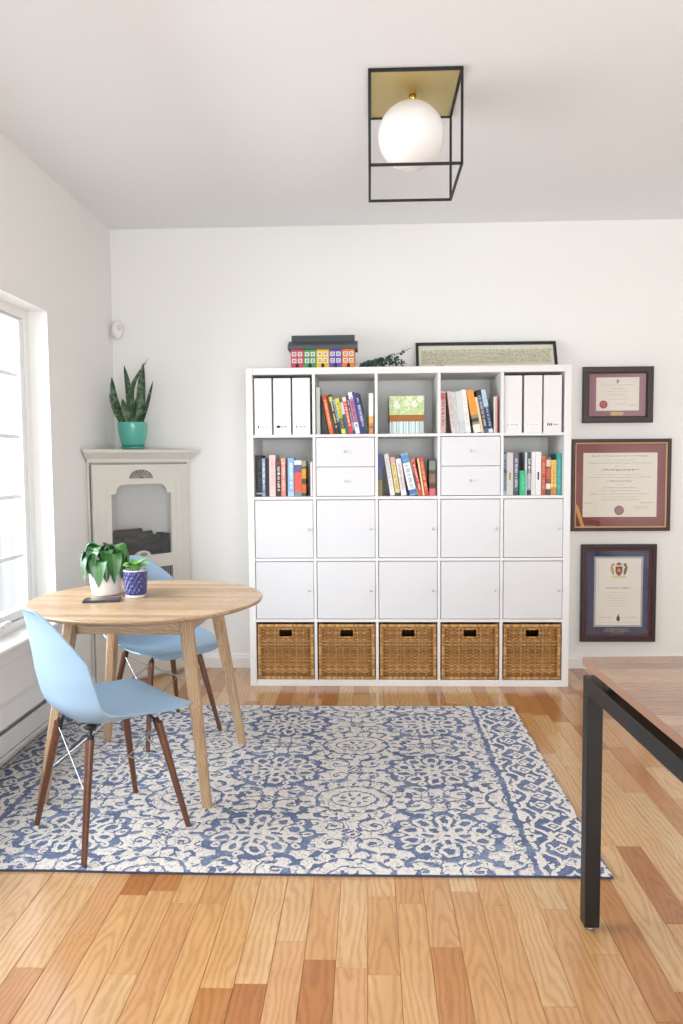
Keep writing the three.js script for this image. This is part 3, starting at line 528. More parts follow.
{
  // eucalyptus: stems with pairs of small round leaves, lying on the top board
  const t = thing('eucalyptus_sprig', 'dark green eucalyptus sprig lying on top of the bookcase', 'plant', [-0.28, 1.82, -0.1]);
  const stems = [[V(0, 0.006, 0), V(0.1, 0.02, 0.01), V(0.17, 0.055, 0), V(0.23, 0.085, -0.01), V(0.305, 0.118, -0.02)], [V(0.0, 0.006, -0.02), V(0.1, 0.022, -0.02), V(0.2, 0.03, 0.0), V(0.28, 0.026, 0.01)], [V(0.01, 0.006, 0.02), V(0.08, 0.03, 0.03), V(0.18, 0.038, 0.03), V(0.26, 0.03, 0.04)], [V(0.02, 0.01, 0), V(0.08, 0.035, -0.01), V(0.15, 0.05, 0.02), V(0.2, 0.05, 0.03)]];
  part('stem', stems.map((s) => tube(s, 0.0016, 24, 6)), mat('#5d4a3a', 0.7), t);
  const leaves = [];
  stems.forEach((s, si) => { const c = new THREE.CatmullRomCurve3(s); for (let k = 1; k < 15; k++) for (const sd of [-1, 1]) { const p = c.getPoint(k / 15), r = 0.0150 * (1.15 - k / 26), g = new THREE.CircleGeometry(r, 10); g.scale(1, 0.85, 1); const ps = g.attributes.position; for (let q = 0; q < ps.count; q++) ps.setZ(q, (ps.getX(q) ** 2 + ps.getY(q) ** 2) * 18); g.rotateX(-0.4 + hash(k, si, sd + 2) * 1.6); g.rotateY(hash(k, si, sd + 5) * 6); g.rotateZ((hash(k, si, sd + 8) - 0.5) * 1.6); const oy = Math.max(p.y + sd * 0.008 + (hash(k, si, 3) - 0.5) * 0.014, 0.012); leaves.push(strip(g.translate(p.x + (hash(k, si, 9) - 0.5) * 0.01, oy, p.z + sd * 0.012))); } });
  leaves.forEach((g) => g.computeVertexNormals());
  const o = part('foliage', leaves, mat('#2f4f47', 0.6), t); o.userData.kind = 'stuff';
}
// picture frames: a moulding made of an outer and an inner step, mat board, print and glass
function frameGeo(w, h, fw, depth, lip) { return slab([[-w / 2, -h / 2], [w / 2, -h / 2], [w / 2, h / 2], [-w / 2, h / 2]], depth, [[[-w / 2 + fw, -h / 2 + fw], [-w / 2 + fw, h / 2 - fw], [w / 2 - fw, h / 2 - fw], [w / 2 - fw, -h / 2 + fw]]], lip); }
const quadUV = (w, h, x = 0, y = 0, z = 0) => new THREE.PlaneGeometry(w, h).translate(x, y, z);
function scribble(x, cx, y, w, h, color, s) { x.fillStyle = color; let p = cx - w / 2, k = 0; while (p < cx + w / 2) { const l = h * (0.5 + hash(k, s, 1) * 1.6); x.fillRect(p, y - h * (0.4 + 0.35 * hash(k, s, 2)), Math.min(l, cx + w / 2 - p), h * (0.45 + 0.5 * hash(k, s, 3))); p += l + h * 0.45; k++; } }
{
  // long group photograph leaning against the wall
  const w = 0.838, h = 0.192, t = thing('panorama_frame', 'long black framed group photograph leaning on the wall above the bookcase', 'picture', [0.485, 1.8205, -0.30]);
  t.rotation.x = -0.40; 
  const ph = canvasTex(2048, 448, (x, W, H) => {
    x.fillStyle = '#e8e4d2'; x.fillRect(0, 0, W, H);
    x.fillStyle = '#dad6bf'; x.fillRect(40, 90, W - 80, H - 170);
    for (let r = 0; r < 9; r++) for (let c = 0; c < 128; c++) { const cx = 60 + c * 15.1 + (r % 2) * 7 + (hash(c, r, 2) - 0.5) * 5, cy = 130 + r * 24 + (hash(c, r, 3) - 0.5) * 6 + Math.sin(c / 20) * 4; x.fillStyle = ['#a39f84', '#8d8a72', '#b8b396', '#7d7b68', '#c3bea3'][Math.floor(hash(c, r, 4) * 5)]; x.fillRect(cx - 6, cy + 4, 12, 15); x.fillStyle = ['#e6dfc4', '#ddd3b4', '#efe8d2'][Math.floor(hash(c, r, 5) * 3)]; x.beginPath(); x.arc(cx, cy, 4.6, 0, 7); x.fill(); }
    for (let c = 0; c < 60; c++) { x.fillStyle = ['#b9ba9e', '#a8aa90', '#c6c5ab'][c % 3]; x.fillRect(60 + c * 33, 72 + hash(c, 1) * 26, 20, 44); }
    x.fillStyle = '#c7b57a'; x.fillRect(260, H - 84, 130, 50); scribble(x, 170, H - 50, 180, 16, '#7d7a60', 3); scribble(x, 1300, H - 50, 1000, 10, '#a5a288', 5);
  });
  part('frame', frameGeo(w, h, 0.017, 0.018, 0.002).translate(0, h / 2, 0), mat('#23272a', 0.45), t);
  part('photograph', quadUV(w - 0.03, h - 0.03, 0, h / 2, 0.006), mat('#ffffff', 0.6, { map: ph }), t);
  part('backing', box(w - 0.01, h - 0.01, 0.002, 0, h / 2, 0.003), mat('#8a7a62', 0.8), t);
  part('glass', box(w - 0.034, h - 0.034, 0.0006, 0, h / 2, 0.011), M.glass, t);
}
// ---------------------------------------------------------------- framed certificates on the wall
{
  const Z = BZ + 0.0015;
  const text = (x, W, rows, s) => rows.forEach(([y, w, h, c, cx], i) => scribble(x, (cx ?? 0.5) * W, y, w * W, h, c, s + i));
  // small certificate
  {
    const x0 = 1.075, x1 = 1.4965, y0 = 1.513, y1 = 1.850, w = x1 - x0, h = y1 - y0, t = thing('certificate_frame', 'small certificate in a wide dark frame with mauve mat, topmost on the wall', 'picture', [(x0 + x1) / 2, (y0 + y1) / 2, Z]);
    const print = canvasTex(720, 560, (x, W, H) => { x.fillStyle = '#ece6da'; x.fillRect(0, 0, W, H); x.fillStyle = '#8b8f94'; x.beginPath(); x.moveTo(W / 2 - 20, 40); x.lineTo(W / 2 + 20, 40); x.lineTo(W / 2 + 20, 80); x.quadraticCurveTo(W / 2, 110, W / 2, 110); x.quadraticCurveTo(W / 2 - 20, 90, W / 2 - 20, 80); x.fill(); text(x, W, [[130, 0.8, 10, '#b9b7ae'], [190, 0.3, 12, '#b0ada4'], [235, 0.55, 10, '#bab6ac'], [290, 0.4, 13, '#b4afa6'], [330, 0.62, 9, '#c2beb4'], [370, 0.5, 9, '#c2beb4'], [450, 0.22, 12, '#a9b6c4', 0.62], [470, 0.2, 12, '#a9b6c4', 0.86]], 11); x.fillStyle = '#a44a50'; x.beginPath(); x.arc(125, 455, 68, 0, 7); x.fill(); x.fillStyle = '#b86468'; x.beginPath(); x.arc(125, 455, 48, 0, 7); x.fill(); });
    part('frame', frameGeo(w, h, 0.037, 0.028, 0.006), mat('#3d3330', 0.42), t);
    part('inner_lip', frameGeo(w - 0.066, h - 0.066, 0.008, 0.014, 0.001), mat('#4a2630', 0.5), t);
    part('mat_board', box(w - 0.06, h - 0.06, 0.002, 0, 0, 0.004), mat('#9c6c7c', 0.7), t, 'mauve mat');
    part('document', quadUV(0.258, 0.2, 0.002, 0.006, 0.0056), mat('#ffffff', 0.75, { map: print }), t);
    part('plaque', box(0.075, 0.018, 0.002, 0.0, -0.112, 0.006), mat('#c9a86b', 0.35, { metalness: 0.6 }), t, 'small gold plaque');
    part('glass', box(w - 0.06, h - 0.06, 0.0006, 0, 0, 0.011), M.glass, t);
  }
  {
    const x0 = 1.0155, x1 = 1.6115, y0 = 0.8555, y1 = 1.416, w = x1 - x0, h = y1 - y0, t = thing('certificate_frame', 'large certificate with maroon mat and gold fillet, middle one on the wall', 'picture', [(x0 + x1) / 2, (y0 + y1) / 2, Z]);
    const print = canvasTex(900, 790, (x, W, H) => { x.fillStyle = '#ebe6da'; x.fillRect(0, 0, W, H); text(x, W, [[45, 0.78, 20, '#bdb9ad'], [92, 0.4, 12, '#c4c0b4'], [130, 0.86, 12, '#bcb8ac'], [168, 0.16, 10, '#c9c5b9'], [215, 0.5, 24, '#9b988e'], [268, 0.65, 10, '#c2beb2'], [303, 0.84, 12, '#bcb8ac'], [352, 0.35, 18, '#a9a59a'], [395, 0.12, 10, '#c6c2b6'], [432, 0.46, 12, '#b0aca0'], [470, 0.56, 12, '#b9b5a9'], [508, 0.8, 12, '#b9b5a9'], [545, 0.5, 11, '#b9b5a9'], [580, 0.54, 11, '#b9b5a9'], [618, 0.1, 12, '#a5a195', 0.08], [618, 0.16, 12, '#a5a195', 0.86], [665, 0.2, 10, '#b5b1a5', 0.8], [690, 0.22, 8, '#b5b1a5', 0.8]], 31); x.fillStyle = '#8f6168'; x.beginPath(); for (let k = 0; k <= 48; k++) { const a = k / 48 * 6.2832, r = k % 2 ? 62 : 56; x.lineTo(445 + Math.cos(a) * r, 708 + Math.sin(a) * r); } x.fill(); x.fillStyle = '#a0767c'; x.beginPath(); x.arc(445, 708, 40, 0, 7); x.fill(); });
    part('frame', frameGeo(w, h, 0.021, 0.026, 0.005), mat('#46292a', 0.35), t);
    part('gold_fillet', frameGeo(w - 0.038, h - 0.038, 0.009, 0.013, 0.001), mat('#d9bd86', 0.4), t, 'gold fillet');
    part('mat_board', box(w - 0.036, h - 0.036, 0.002, 0, 0, 0.004), mat('#8a4746', 0.75), t, 'maroon mat');
    part('document', quadUV(0.446, 0.392, -0.003, 0.001, 0.0056), mat('#ffffff', 0.75, { map: print }), t);
    part('diagonal_strip', slab([[-0.266, -0.112], [-0.254, -0.128], [-0.215, -0.252], [-0.236, -0.252], [-0.266, -0.160]], 0.0015).translate(0, 0, 0.0062), mat('#dba14a', 0.5), t, 'yellow diagonal strip');  // yellow diagonal strip across the lower left mat corner
    part('glass', box(w - 0.04, h - 0.04, 0.0006, 0, 0, 0.012), M.glass, t);
  }
  {
    const x0 = 1.0785, x1 = 1.535, y0 = 0.171, y1 = 0.7745, w = x1 - x0, h = y1 - y0, t = thing('certificate_frame', 'upright certificate with navy mat and coat of arms, lowest on the wall', 'picture', [(x0 + x1) / 2, (y0 + y1) / 2, Z]);
    const print = canvasTex(620, 880, (x, W, H) => {
      x.fillStyle = '#f1ede6'; x.fillRect(0, 0, W, H);
      const cx = W / 2 + 5, cy = 150;
      x.fillStyle = '#b9a46a'; for (const s of [-1, 1]) { x.beginPath(); x.ellipse(cx + s * 88, cy + 10, 20, 66, s * 0.25, 0, 7); x.fill(); x.beginPath(); x.arc(cx + s * 80, cy - 62, 20, 0, 7); x.fill(); x.fillStyle = s < 0 ? '#6c6a45' : '#7a6a4a'; }
      x.fillStyle = '#8f3f35'; x.beginPath(); x.moveTo(cx - 48, cy - 40); x.lineTo(cx + 48, cy - 40); x.lineTo(cx + 46, cy + 30); x.quadraticCurveTo(cx + 30, cy + 70, cx, cy + 86); x.quadraticCurveTo(cx - 30, cy + 70, cx - 46, cy + 30); x.fill();
      x.fillStyle = '#caa24a'; x.beginPath(); x.arc(cx, cy + 10, 24, 0, 7); x.fill(); x.fillStyle = '#8f3f35'; x.beginPath(); x.arc(cx, cy - 72, 22, 0, 7); x.fill(); x.fillStyle = '#9aa0a6'; x.beginPath(); x.arc(cx - 32, cy - 66, 13, 0, 7); x.arc(cx + 32, cy - 66, 13, 0, 7); x.fill();
      x.fillStyle = '#d8cf9f'; x.beginPath(); x.ellipse(cx, cy + 96, 110, 14, 0, 0, 7); x.fill();
      text(x, W, [[392, 0.55, 22, '#b5b1aa'], [450, 0.36, 9, '#cfcbc4'], [485, 0.5, 9, '#cfcbc4'], [520, 0.55, 9, '#cfcbc4'], [555, 0.5, 9, '#cfcbc4'], [590, 0.46, 9, '#cfcbc4'], [625, 0.4, 9, '#d3cfc8'], [775, 0.28, 12, '#c4c1bb', 0.24], [775, 0.28, 12, '#c4c1bb', 0.78], [845, 0.8, 8, '#d3cfc8']], 51);
      x.fillStyle = '#2f2830'; x.beginPath(); x.ellipse(cx, 790, 24, 36, 0, 0, 7); x.fill(); x.fillRect(cx - 8, 735, 16, 30); x.fillStyle = '#5a4a4e'; x.beginPath(); x.arc(cx, 788, 13, 0, 7); x.fill();
    });
    const matTex = canvasTex(800, 1060, (x, W, H) => { x.fillStyle = '#2c3a63'; x.fillRect(0, 0, W, H); scribble(x, W / 2, H - 78, 300, 12, '#b9a877', 71); scribble(x, W / 2, H - 52, 340, 12, '#b9a877', 72); scribble(x, W / 2, H - 28, 150, 10, '#b9a877', 73); });
    part('frame', frameGeo(w, h, 0.028, 0.03, 0.006), mat('#33262a', 0.38), t);
    part('inner_lip', frameGeo(w - 0.05, h - 0.05, 0.016, 0.02, 0.003), mat('#5b2b2c', 0.38), t);
    part('mat_board', quadUV(w - 0.07, h - 0.07, 0, 0, 0.005), mat('#ffffff', 0.7, { map: matTex }), t, 'navy mat');
    part('backing', box(w - 0.05, h - 0.05, 0.003, 0, 0, 0.003), mat('#2c3a63', 0.8), t);
    part('silver_fillet', frameGeo(0.296, 0.436, 0.011, 0.006, 0.001).translate(0.004, 0.006, 0.003), mat('#b4b6b6', 0.35, { metalness: 0.5 }), t, 'silver fillet');
    part('document', quadUV(0.28, 0.42, 0.004, 0.006, 0.0064), mat('#ffffff', 0.75, { map: print }), t);
    part('glass', box(w - 0.06, h - 0.06, 0.0006, 0, 0, 0.014), M.glass, t);
  }
}

// ---------------------------------------------------------------- ceiling light: black wire box, brass plate, opal globe
{
  const x0 = -0.21, x1 = 0.126, z0 = 1.056, z1 = 1.447, y0 = 2.372, y1 = CH, b = 0.0095;
  const t = thing('ceiling_light', 'square black metal frame ceiling light with white globe and brass plate', 'ceiling light', [(x0 + x1) / 2, y0, (z0 + z1) / 2]);
  const X = (x1 - x0) / 2, Z = (z1 - z0) / 2, H = y1 - y0;
  const e = (ax, bx2, ay, by, az, bz) => span(ax, bx2, ay, by, az, bz, 0.001);
  for (const sx of [-1, 1]) for (const sz of [-1, 1]) part('upright_bar', e(sx * X - b / 2, sx * X + b / 2, 0, H - 0.001, sz * Z - b / 2, sz * Z + b / 2), M.blackMatte, t);
  for (const s of [-1, 1]) { part('cross_bar', e(-X, X, 0, b, s * Z - b / 2, s * Z + b / 2), M.blackMatte, t); part('cross_bar', e(s * X - b / 2, s * X + b / 2, 0, b, -Z, Z), M.blackMatte, t); part('top_bar', e(-X, X, H - 0.012, H - 0.001, s * Z - b / 2, s * Z + b / 2), M.blackMatte, t); part('top_bar', e(s * X - b / 2, s * X + b / 2, H - 0.012, H - 0.001, -Z, Z), M.blackMatte, t); }
  part('brass_plate', span(-X + b / 2, X - b / 2, H - 0.008, H - 0.002, -Z + b / 2, Z - b / 2), M.brass, t, 'brushed brass ceiling plate');
  part('stem', lathe([[0, H - 0.008], [0.014, H - 0.008], [0.014, H - 0.022], [0.006, H - 0.034], [0.006, H - 0.055], [0.012, H - 0.058], [0.012, H - 0.085], [0.006, H - 0.087]], 24).translate(0.0, 0, 0.0), mat('#c9a659', 0.25, { metalness: 1 }), t);
  part('globe', strip(new THREE.SphereGeometry(0.1285, 64, 40).translate(-0.006, 2.556 - y0, 0)), M.opal, t, 'opal white glass globe');
}
// motion sensor in the corner
{
  const t = thing('motion_sensor', 'small white motion sensor high in the room corner', 'sensor', [WX + 0.045, 2.105, BZ + 0.045], Math.PI / 4);
  part('housing', [new THREE.SphereGeometry(0.05, 32, 24).scale(0.7, 1.15, 0.6), cbox(0.05, 0.08, 0.06, 0, 0, -0.022, 0.006)], mat('#eeece8', 0.45), t);
  part('lens', new THREE.SphereGeometry(0.02, 24, 16).scale(0.9, 1.1, 0.5).translate(0, 0.006, 0.024), mat('#dcdad6', 0.3), t);
}
// ---------------------------------------------------------------- baseboard heater
{
  const z0 = 0.66, z1 = 2.75, t = thing('baseboard_heater', 'long white electric baseboard heater under the window', 'heater', [WX, 0, z0]);
  const L = z1 - z0;
  const prof = [[0.0, 0.065], [0.060, 0.065], [0.066, 0.075], [0.066, 0.088], [0.0, 0.088]];
  part('lower_lip', slab(prof, L), M.heater, t);
  part('lower_body', span(0.0, 0.045, 0.088, 0.094, 0.002, L - 0.002, 0.0005), M.heaterInner, t);
  part('front_panel', slab([[0.05, 0.094], [0.066, 0.094], [0.066, 0.168], [0.06, 0.172], [0.05, 0.172]], L, [], 0.001), M.heater, t);
  part('grille', [...Array(3)].map((_, i) => span(0.02, 0.04, 0.174 + i * 0.007, 0.177 + i * 0.007, 0.002, L - 0.002, 0.0005)), M.heaterInner, t);
  part('core', span(0, 0.012, 0.094, 0.2, 0.004, L - 0.004, 0.001), M.heaterInner, t);
  part('top_hood', slab([[0.0, 0.196], [0.06, 0.196], [0.064, 0.2], [0.03, 0.262], [0.0, 0.266]], L, [], 0.001), M.heater, t);
  for (const z of [0.0, L - 0.006]) part('end_cap', slab([[0, 0.062], [0.07, 0.062], [0.07, 0.2], [0.034, 0.268], [0, 0.272]], 0.006).translate(0, 0, z), M.heater, t);
}

// ---------------------------------------------------------------- corner cabinet (electric fireplace) across the corner
{
  const mx = -1.563, mz = -0.137, t = thing('corner_cabinet', 'cream corner fireplace cabinet with arched glass door and crown moulding', 'cabinet', [mx, 0, mz], 0.8325);
  // local: x across the front, z out of the front, front of carcass at z = -0.02
  const ht = 1.30, W2 = 0.335;
  const tri = (s, zf) => [[-s, -zf], [s, -zf], [s - 0.0, -zf], [0, -zf + s]];
  // carcass: side and back boards along both walls, top and bottom
  const foot = (hw, zf) => [[-hw, zf], [hw, zf], [0.0, zf - hw + 0.04]].map(([a, b]) => [a, -b]);   // plan polygon in (x, -z)
  const plan = (pts, h, y) => slab(pts, h).rotateX(-Math.PI / 2).translate(0, y, 0);
  const flip = (pts) => pts.map(([a, b]) => [a, b]);
  part('top_board', plan(foot(W2, -0.022), 0.02, ht - 0.02), M.cabinet, t); part('bottom_board', plan(foot(W2, -0.022), 0.06, 0), M.cabinet, t);
  part('inner_shelf', plan(foot(W2 - 0.02, -0.03), 0.02, 0.70), M.cabinetDark, t);
  for (const s of [-1, 1]) { const g = span(-0.008, 0.008, 0.06, ht - 0.02, -0.40, 0, 0.001).rotateY(s * -Math.PI / 4); part('back_board', g.translate(s * (W2 - 0.024), 0, -0.035), mat('#8f8c89', 0.7), t); }
  // face frame
  for (const s of [-1, 1]) part('stile', span(s < 0 ? -W2 : W2 - 0.012, s < 0 ? -W2 + 0.012 : W2, 0, ht, -0.022, 0.0, 0.001), M.cabinet, t);
  // crown
  const crown = (hw, z, y0, y1, hw2, z2) => { const a = [[-hw, z], [hw, z], [hw - 0.04, z - 0.05], [-hw + 0.04, z - 0.05]], b = [[-hw2, z2], [hw2, z2], [hw2 - 0.08, z2 - 0.1], [-hw2 + 0.08, z2 - 0.1]], pos = [], P = (p, y) => V(p[0], y, p[1]); const q = (A, B, C, D2) => { for (const k of [A, B, C, A, C, D2]) pos.push(k.x, k.y, k.z); }; for (let i = 0; i < 4; i++) { const j = (i + 1) % 4; q(P(a[i], y0), P(a[j], y0), P(b[j], y1), P(b[i], y1)); } const g = new THREE.BufferGeometry(); g.setAttribute('position', new THREE.Float32BufferAttribute(pos, 3)); g.computeVertexNormals(); g.setAttribute('uv', new THREE.Float32BufferAttribute(new Float32Array(pos.length / 3 * 2), 2)); return g; };
  const steps = [[W2 + 0.004, 0.006, 1.296], [W2 + 0.006, 0.01, 1.316], [W2 + 0.018, 0.016, 1.322], [W2 + 0.034, 0.034, 1.338], [W2 + 0.044, 0.05, 1.350], [W2 + 0.052, 0.056, 1.352], [W2 + 0.054, 0.058, 1.366], [W2 + 0.050, 0.054, 1.370]];
  const cr = []; for (let i = 0; i + 1 < steps.length; i++) cr.push(crown(steps[i][0], steps[i][1], steps[i][2], steps[i + 1][2], steps[i + 1][0], steps[i + 1][1]));
  part('crown_moulding', cr, M.cabinet, t);
  part('top_slab', plan([[-0.375, -0.05], [0.375, -0.05], [0.0, 0.29]].map(([a, b]) => [a, b]), 0.012, 1.357), M.cabinet, t);
  // door with arched opening; local door origin at its middle
  const dl = -0.318, dr = 0.320, y0 = 0.52, y1 = 1.284, gl = -0.205, gr = 0.2, gb = 0.745, sh = 1.112;
  const arch = [[gl, gb], [gl, sh], [-0.176, sh + 0.004], [-0.172, sh + 0.022]]; for (let k = 0; k <= 10; k++) { const a = Math.PI - (k / 10) * Math.PI / 2; arch.push([-0.118 + Math.cos(a) * 0.05, sh + 0.022 + Math.sin(a) * 0.034]); }
  const right = arch.slice(2).map(([a, b]) => [-a - 0.006, b]).reverse(); const open = [...arch, ...right, [gr, sh], [gr, gb]];
  const bump = []; for (let k = 0; k <= 12; k++) { const a = Math.PI * (1 - k / 12); bump.push([-0.003 + Math.cos(a) * 0.05, gb + Math.sin(a) * 0.03]); }
  const hole = [...open, ...bump.slice().reverse()];
  const door = part('door', slab([[dl, y0], [dr, y0], [dr, y1], [dl, y1]], 0.02, [hole.slice().reverse()], 0.0015).translate(0, 0, -0.012), M.cabinet, t);
  { const th = 0.03; door.rotation.y = th; door.position.set(dr - dr * Math.cos(th), 0, dr * Math.sin(th)); }   // stands slightly ajar, hinged on the right
  part('glass', box(gr - gl + 0.02, 0.45, 0.003, (gl + gr) / 2, gb + 0.215, -0.004), phys('#ffffff', 0.01, { transmission: 1, thickness: 0, ior: 1.5 }), door);
  const fan = [[-0.08, 0]]; for (let k = 0; k <= 16; k++) { const a = Math.PI * (1 - k / 16); fan.push([Math.cos(a) * 0.078, Math.sin(a) * 0.05]); }
  const rays = []; for (let k = 0; k < 9; k++) { const a = Math.PI * (k + 0.5) / 9; rays.push(rod(V(Math.cos(a) * 0.016, Math.sin(a) * 0.010, 0.006), V(Math.cos(a) * 0.07, Math.sin(a) * 0.044, 0.006), 0.002, 0.006, 8)); }
  part('fan_ornament', slab(fan, 0.004).translate(-0.008, 1.203, 0.008), mat('#6f706c', 0.5), door, 'grey half round fan ornament');
  part('fan_rib', rays.map((g) => g.translate(-0.008, 1.204, 0.006)), mat('#a5a6a1', 0.45), door);
  part('oval_ornament', new THREE.CylinderGeometry(1, 1, 0.004, 32).scale(0.025, 1, 0.012).rotateX(Math.PI / 2).translate(-0.003, 0.752, 0.010), M.pewter, door, 'small grey oval ornament');
  for (const x of [-0.275, -0.238, 0.232, 0.275]) part('bead', rod(V(x, y0 + 0.03, 0.0075), V(x, y1 - 0.09, 0.0075), 0.0022, 0.0022, 8), M.cabinet, door);
  for (const y of [y1 - 0.085]) part('bead', rod(V(-0.285, y, 0.0075), V(-0.21, y, 0.0075), 0.002, 0.002, 8), M.cabinet, door);
  // vent grille in the lower part of the door
  part('vent', [span(-0.2, 0.2, 0.565, 0.668, 0.0075, 0.0085, 0.0004)], M.cabinetDark, door);
  for (let k = 0; k < 22; k++) part('vent_slat', span(-0.196 + k * 0.0182, -0.187 + k * 0.0182, 0.568, 0.665, 0.0087, 0.012, 0.001), M.pewter, door);
  // lower panel
  part('lower_panel', span(dl, dr, 0.02, y0 - 0.004, -0.012, 0.008, 0.0015), M.cabinet, t);
  // fire bed behind the glass
  part('firebox', [span(-0.21, 0.21, 0.722, 0.84, -0.20, -0.17, 0.002), span(-0.23, -0.2, 0.722, 0.90, -0.17, -0.03, 0.002), span(0.2, 0.23, 0.722, 0.86, -0.17, -0.03, 0.002)], mat('#0e0d0d', 0.8), t, 'black firebox behind the glass');
  const bed = []; for (let k = 0; k < 22; k++) { const f = k / 21, x = lerp(-0.17, 0.17, hash(k, 6)), top = 0.95 - Math.abs(x + 0.04) * 0.45, y = lerp(0.75, top - 0.03, hash(k, 2)), a = (hash(k, 1) - 0.5) * 0.9, z = -0.07 - hash(k, 3) * 0.07, l = 0.05 + hash(k, 4) * 0.05; bed.push(rod(V(x - l, y - l * a * 0.5, z), V(x + l, y + l * a * 0.5, z - 0.02), 0.024 + hash(k, 5) * 0.012, 0.02, 10)); }
  part('log_set', bed, mat('#100d0c', 0.8), t, 'dark log set behind the glass');
}
// ---------------------------------------------------------------- plants
function pottedLeaf(path, width, up, nu = 6, nv = 18, fold = 0.25, colorAt, side) {        // blade along a curve; width(v) is the half width
  const c = new THREE.CatmullRomCurve3(path);
  return sheet((u, v) => { const p = c.getPoint(v), tn = c.getTangent(v), s = side ? side.clone() : tn.clone().cross(up).normalize(), n = s.clone().cross(tn).normalize(), a = (u - 0.5) * 2, w = width(v); return p.addScaledVector(s, a * w).addScaledVector(n, Math.abs(a) ** 1.5 * w * fold); }, nu, nv, 0, colorAt);
}
{
  // snake plant on the cabinet
  const bx0 = -1.622, bz0 = -0.20, y = 1.370, t = thing('snake_plant', 'snake plant in a turquoise pot on the corner cabinet', 'plant', [bx0, y, bz0]);
  const pot = phys('#4fae9f', 0.3, { clearcoat: 0.6, clearcoatRoughness: 0.12 });
  part('saucer', lathe([[0, 0.0], [0.056, 0.0], [0.070, 0.010], [0.074, 0.018], [0.068, 0.018], [0.06, 0.010], [0, 0.008]]), pot, t);
  part('pot', lathe([[0, 0.016], [0.060, 0.016], [0.068, 0.035], [0.080, 0.085], [0.086, 0.13], [0.0875, 0.162], [0.0835, 0.164], [0.081, 0.158], [0.08, 0.14], [0, 0.14]]), pot, t, 'glazed turquoise pot');
  part('soil', lathe([[0, 0.146], [0.05, 0.144], [0.0795, 0.141]], 24), mat('#3a2b20', 0.95), t);
  const green = mat('#ffffff', 0.5, { vertexColors: true, side: THREE.DoubleSide });
  const lin = (s) => { const c = new THREE.Color(s); return [c.r, c.g, c.b]; }, dk = lin('#172f1e'), lt = lin('#67885f'), md = lin('#2b4a30');
  // [base x, base z, tip x, tip y, tip z, half width, bend]
  const L = [[-0.045, 0.01, -0.112, 0.43, 0.02, 0.020, -0.02], [-0.018, 0.0, -0.042, 0.50, 0.0, 0.019, 0.012], [0.01, 0.01, 0.10, 0.55, -0.02, 0.022, -0.055], [0.05, 0.0, 0.078, 0.512, 0.02, 0.025, -0.004], [-0.05, 0.03, -0.125, 0.335, 0.03, 0.015, -0.01], [0.03, 0.03, 0.085, 0.34, 0.05, 0.018, 0.01], [0.0, 0.04, -0.038, 0.30, 0.06, 0.018, -0.01], [0.045, -0.02, 0.120, 0.41, -0.03, 0.010, 0.006], [0.02, -0.02, 0.02, 0.32, -0.04, 0.022, 0.0]];
  L.forEach(([a, b, x, h, z, w, bend], i) => {
    const p0 = V(a, 0.14, b), p2 = V(x, h, z), p1 = p0.clone().lerp(p2, 0.5).add(V(bend, 0.015, 0)), tail = i === 2 ? 1.5 : 3.2;
    part('leaf', pottedLeaf([p0, p1, p2], (v) => w * 1.12 * Math.max(0.02, Math.min(1, 0.62 + v * 1.1)) * Math.pow(Math.max(0, 1 - Math.pow(v, tail)), i === 2 ? 1.15 : 0.8), V(0.15 + (hash(i, 2) - 0.5) * 0.6, 0.1, 1), 6, 34, 0.3, (u, v) => { const band = fbm(v * 30 + i * 9, u * 1.2, 4, 2), k = sm(0.42, 0.62, band); const edge = Math.abs(u - 0.5) > 0.44 ? 0.3 : 0; return md.map((_, q) => lerp(lerp(dk[q], md[q], 0.4), lt[q], Math.min(1, k * 0.65 + edge))); }), green, t);
  });
}
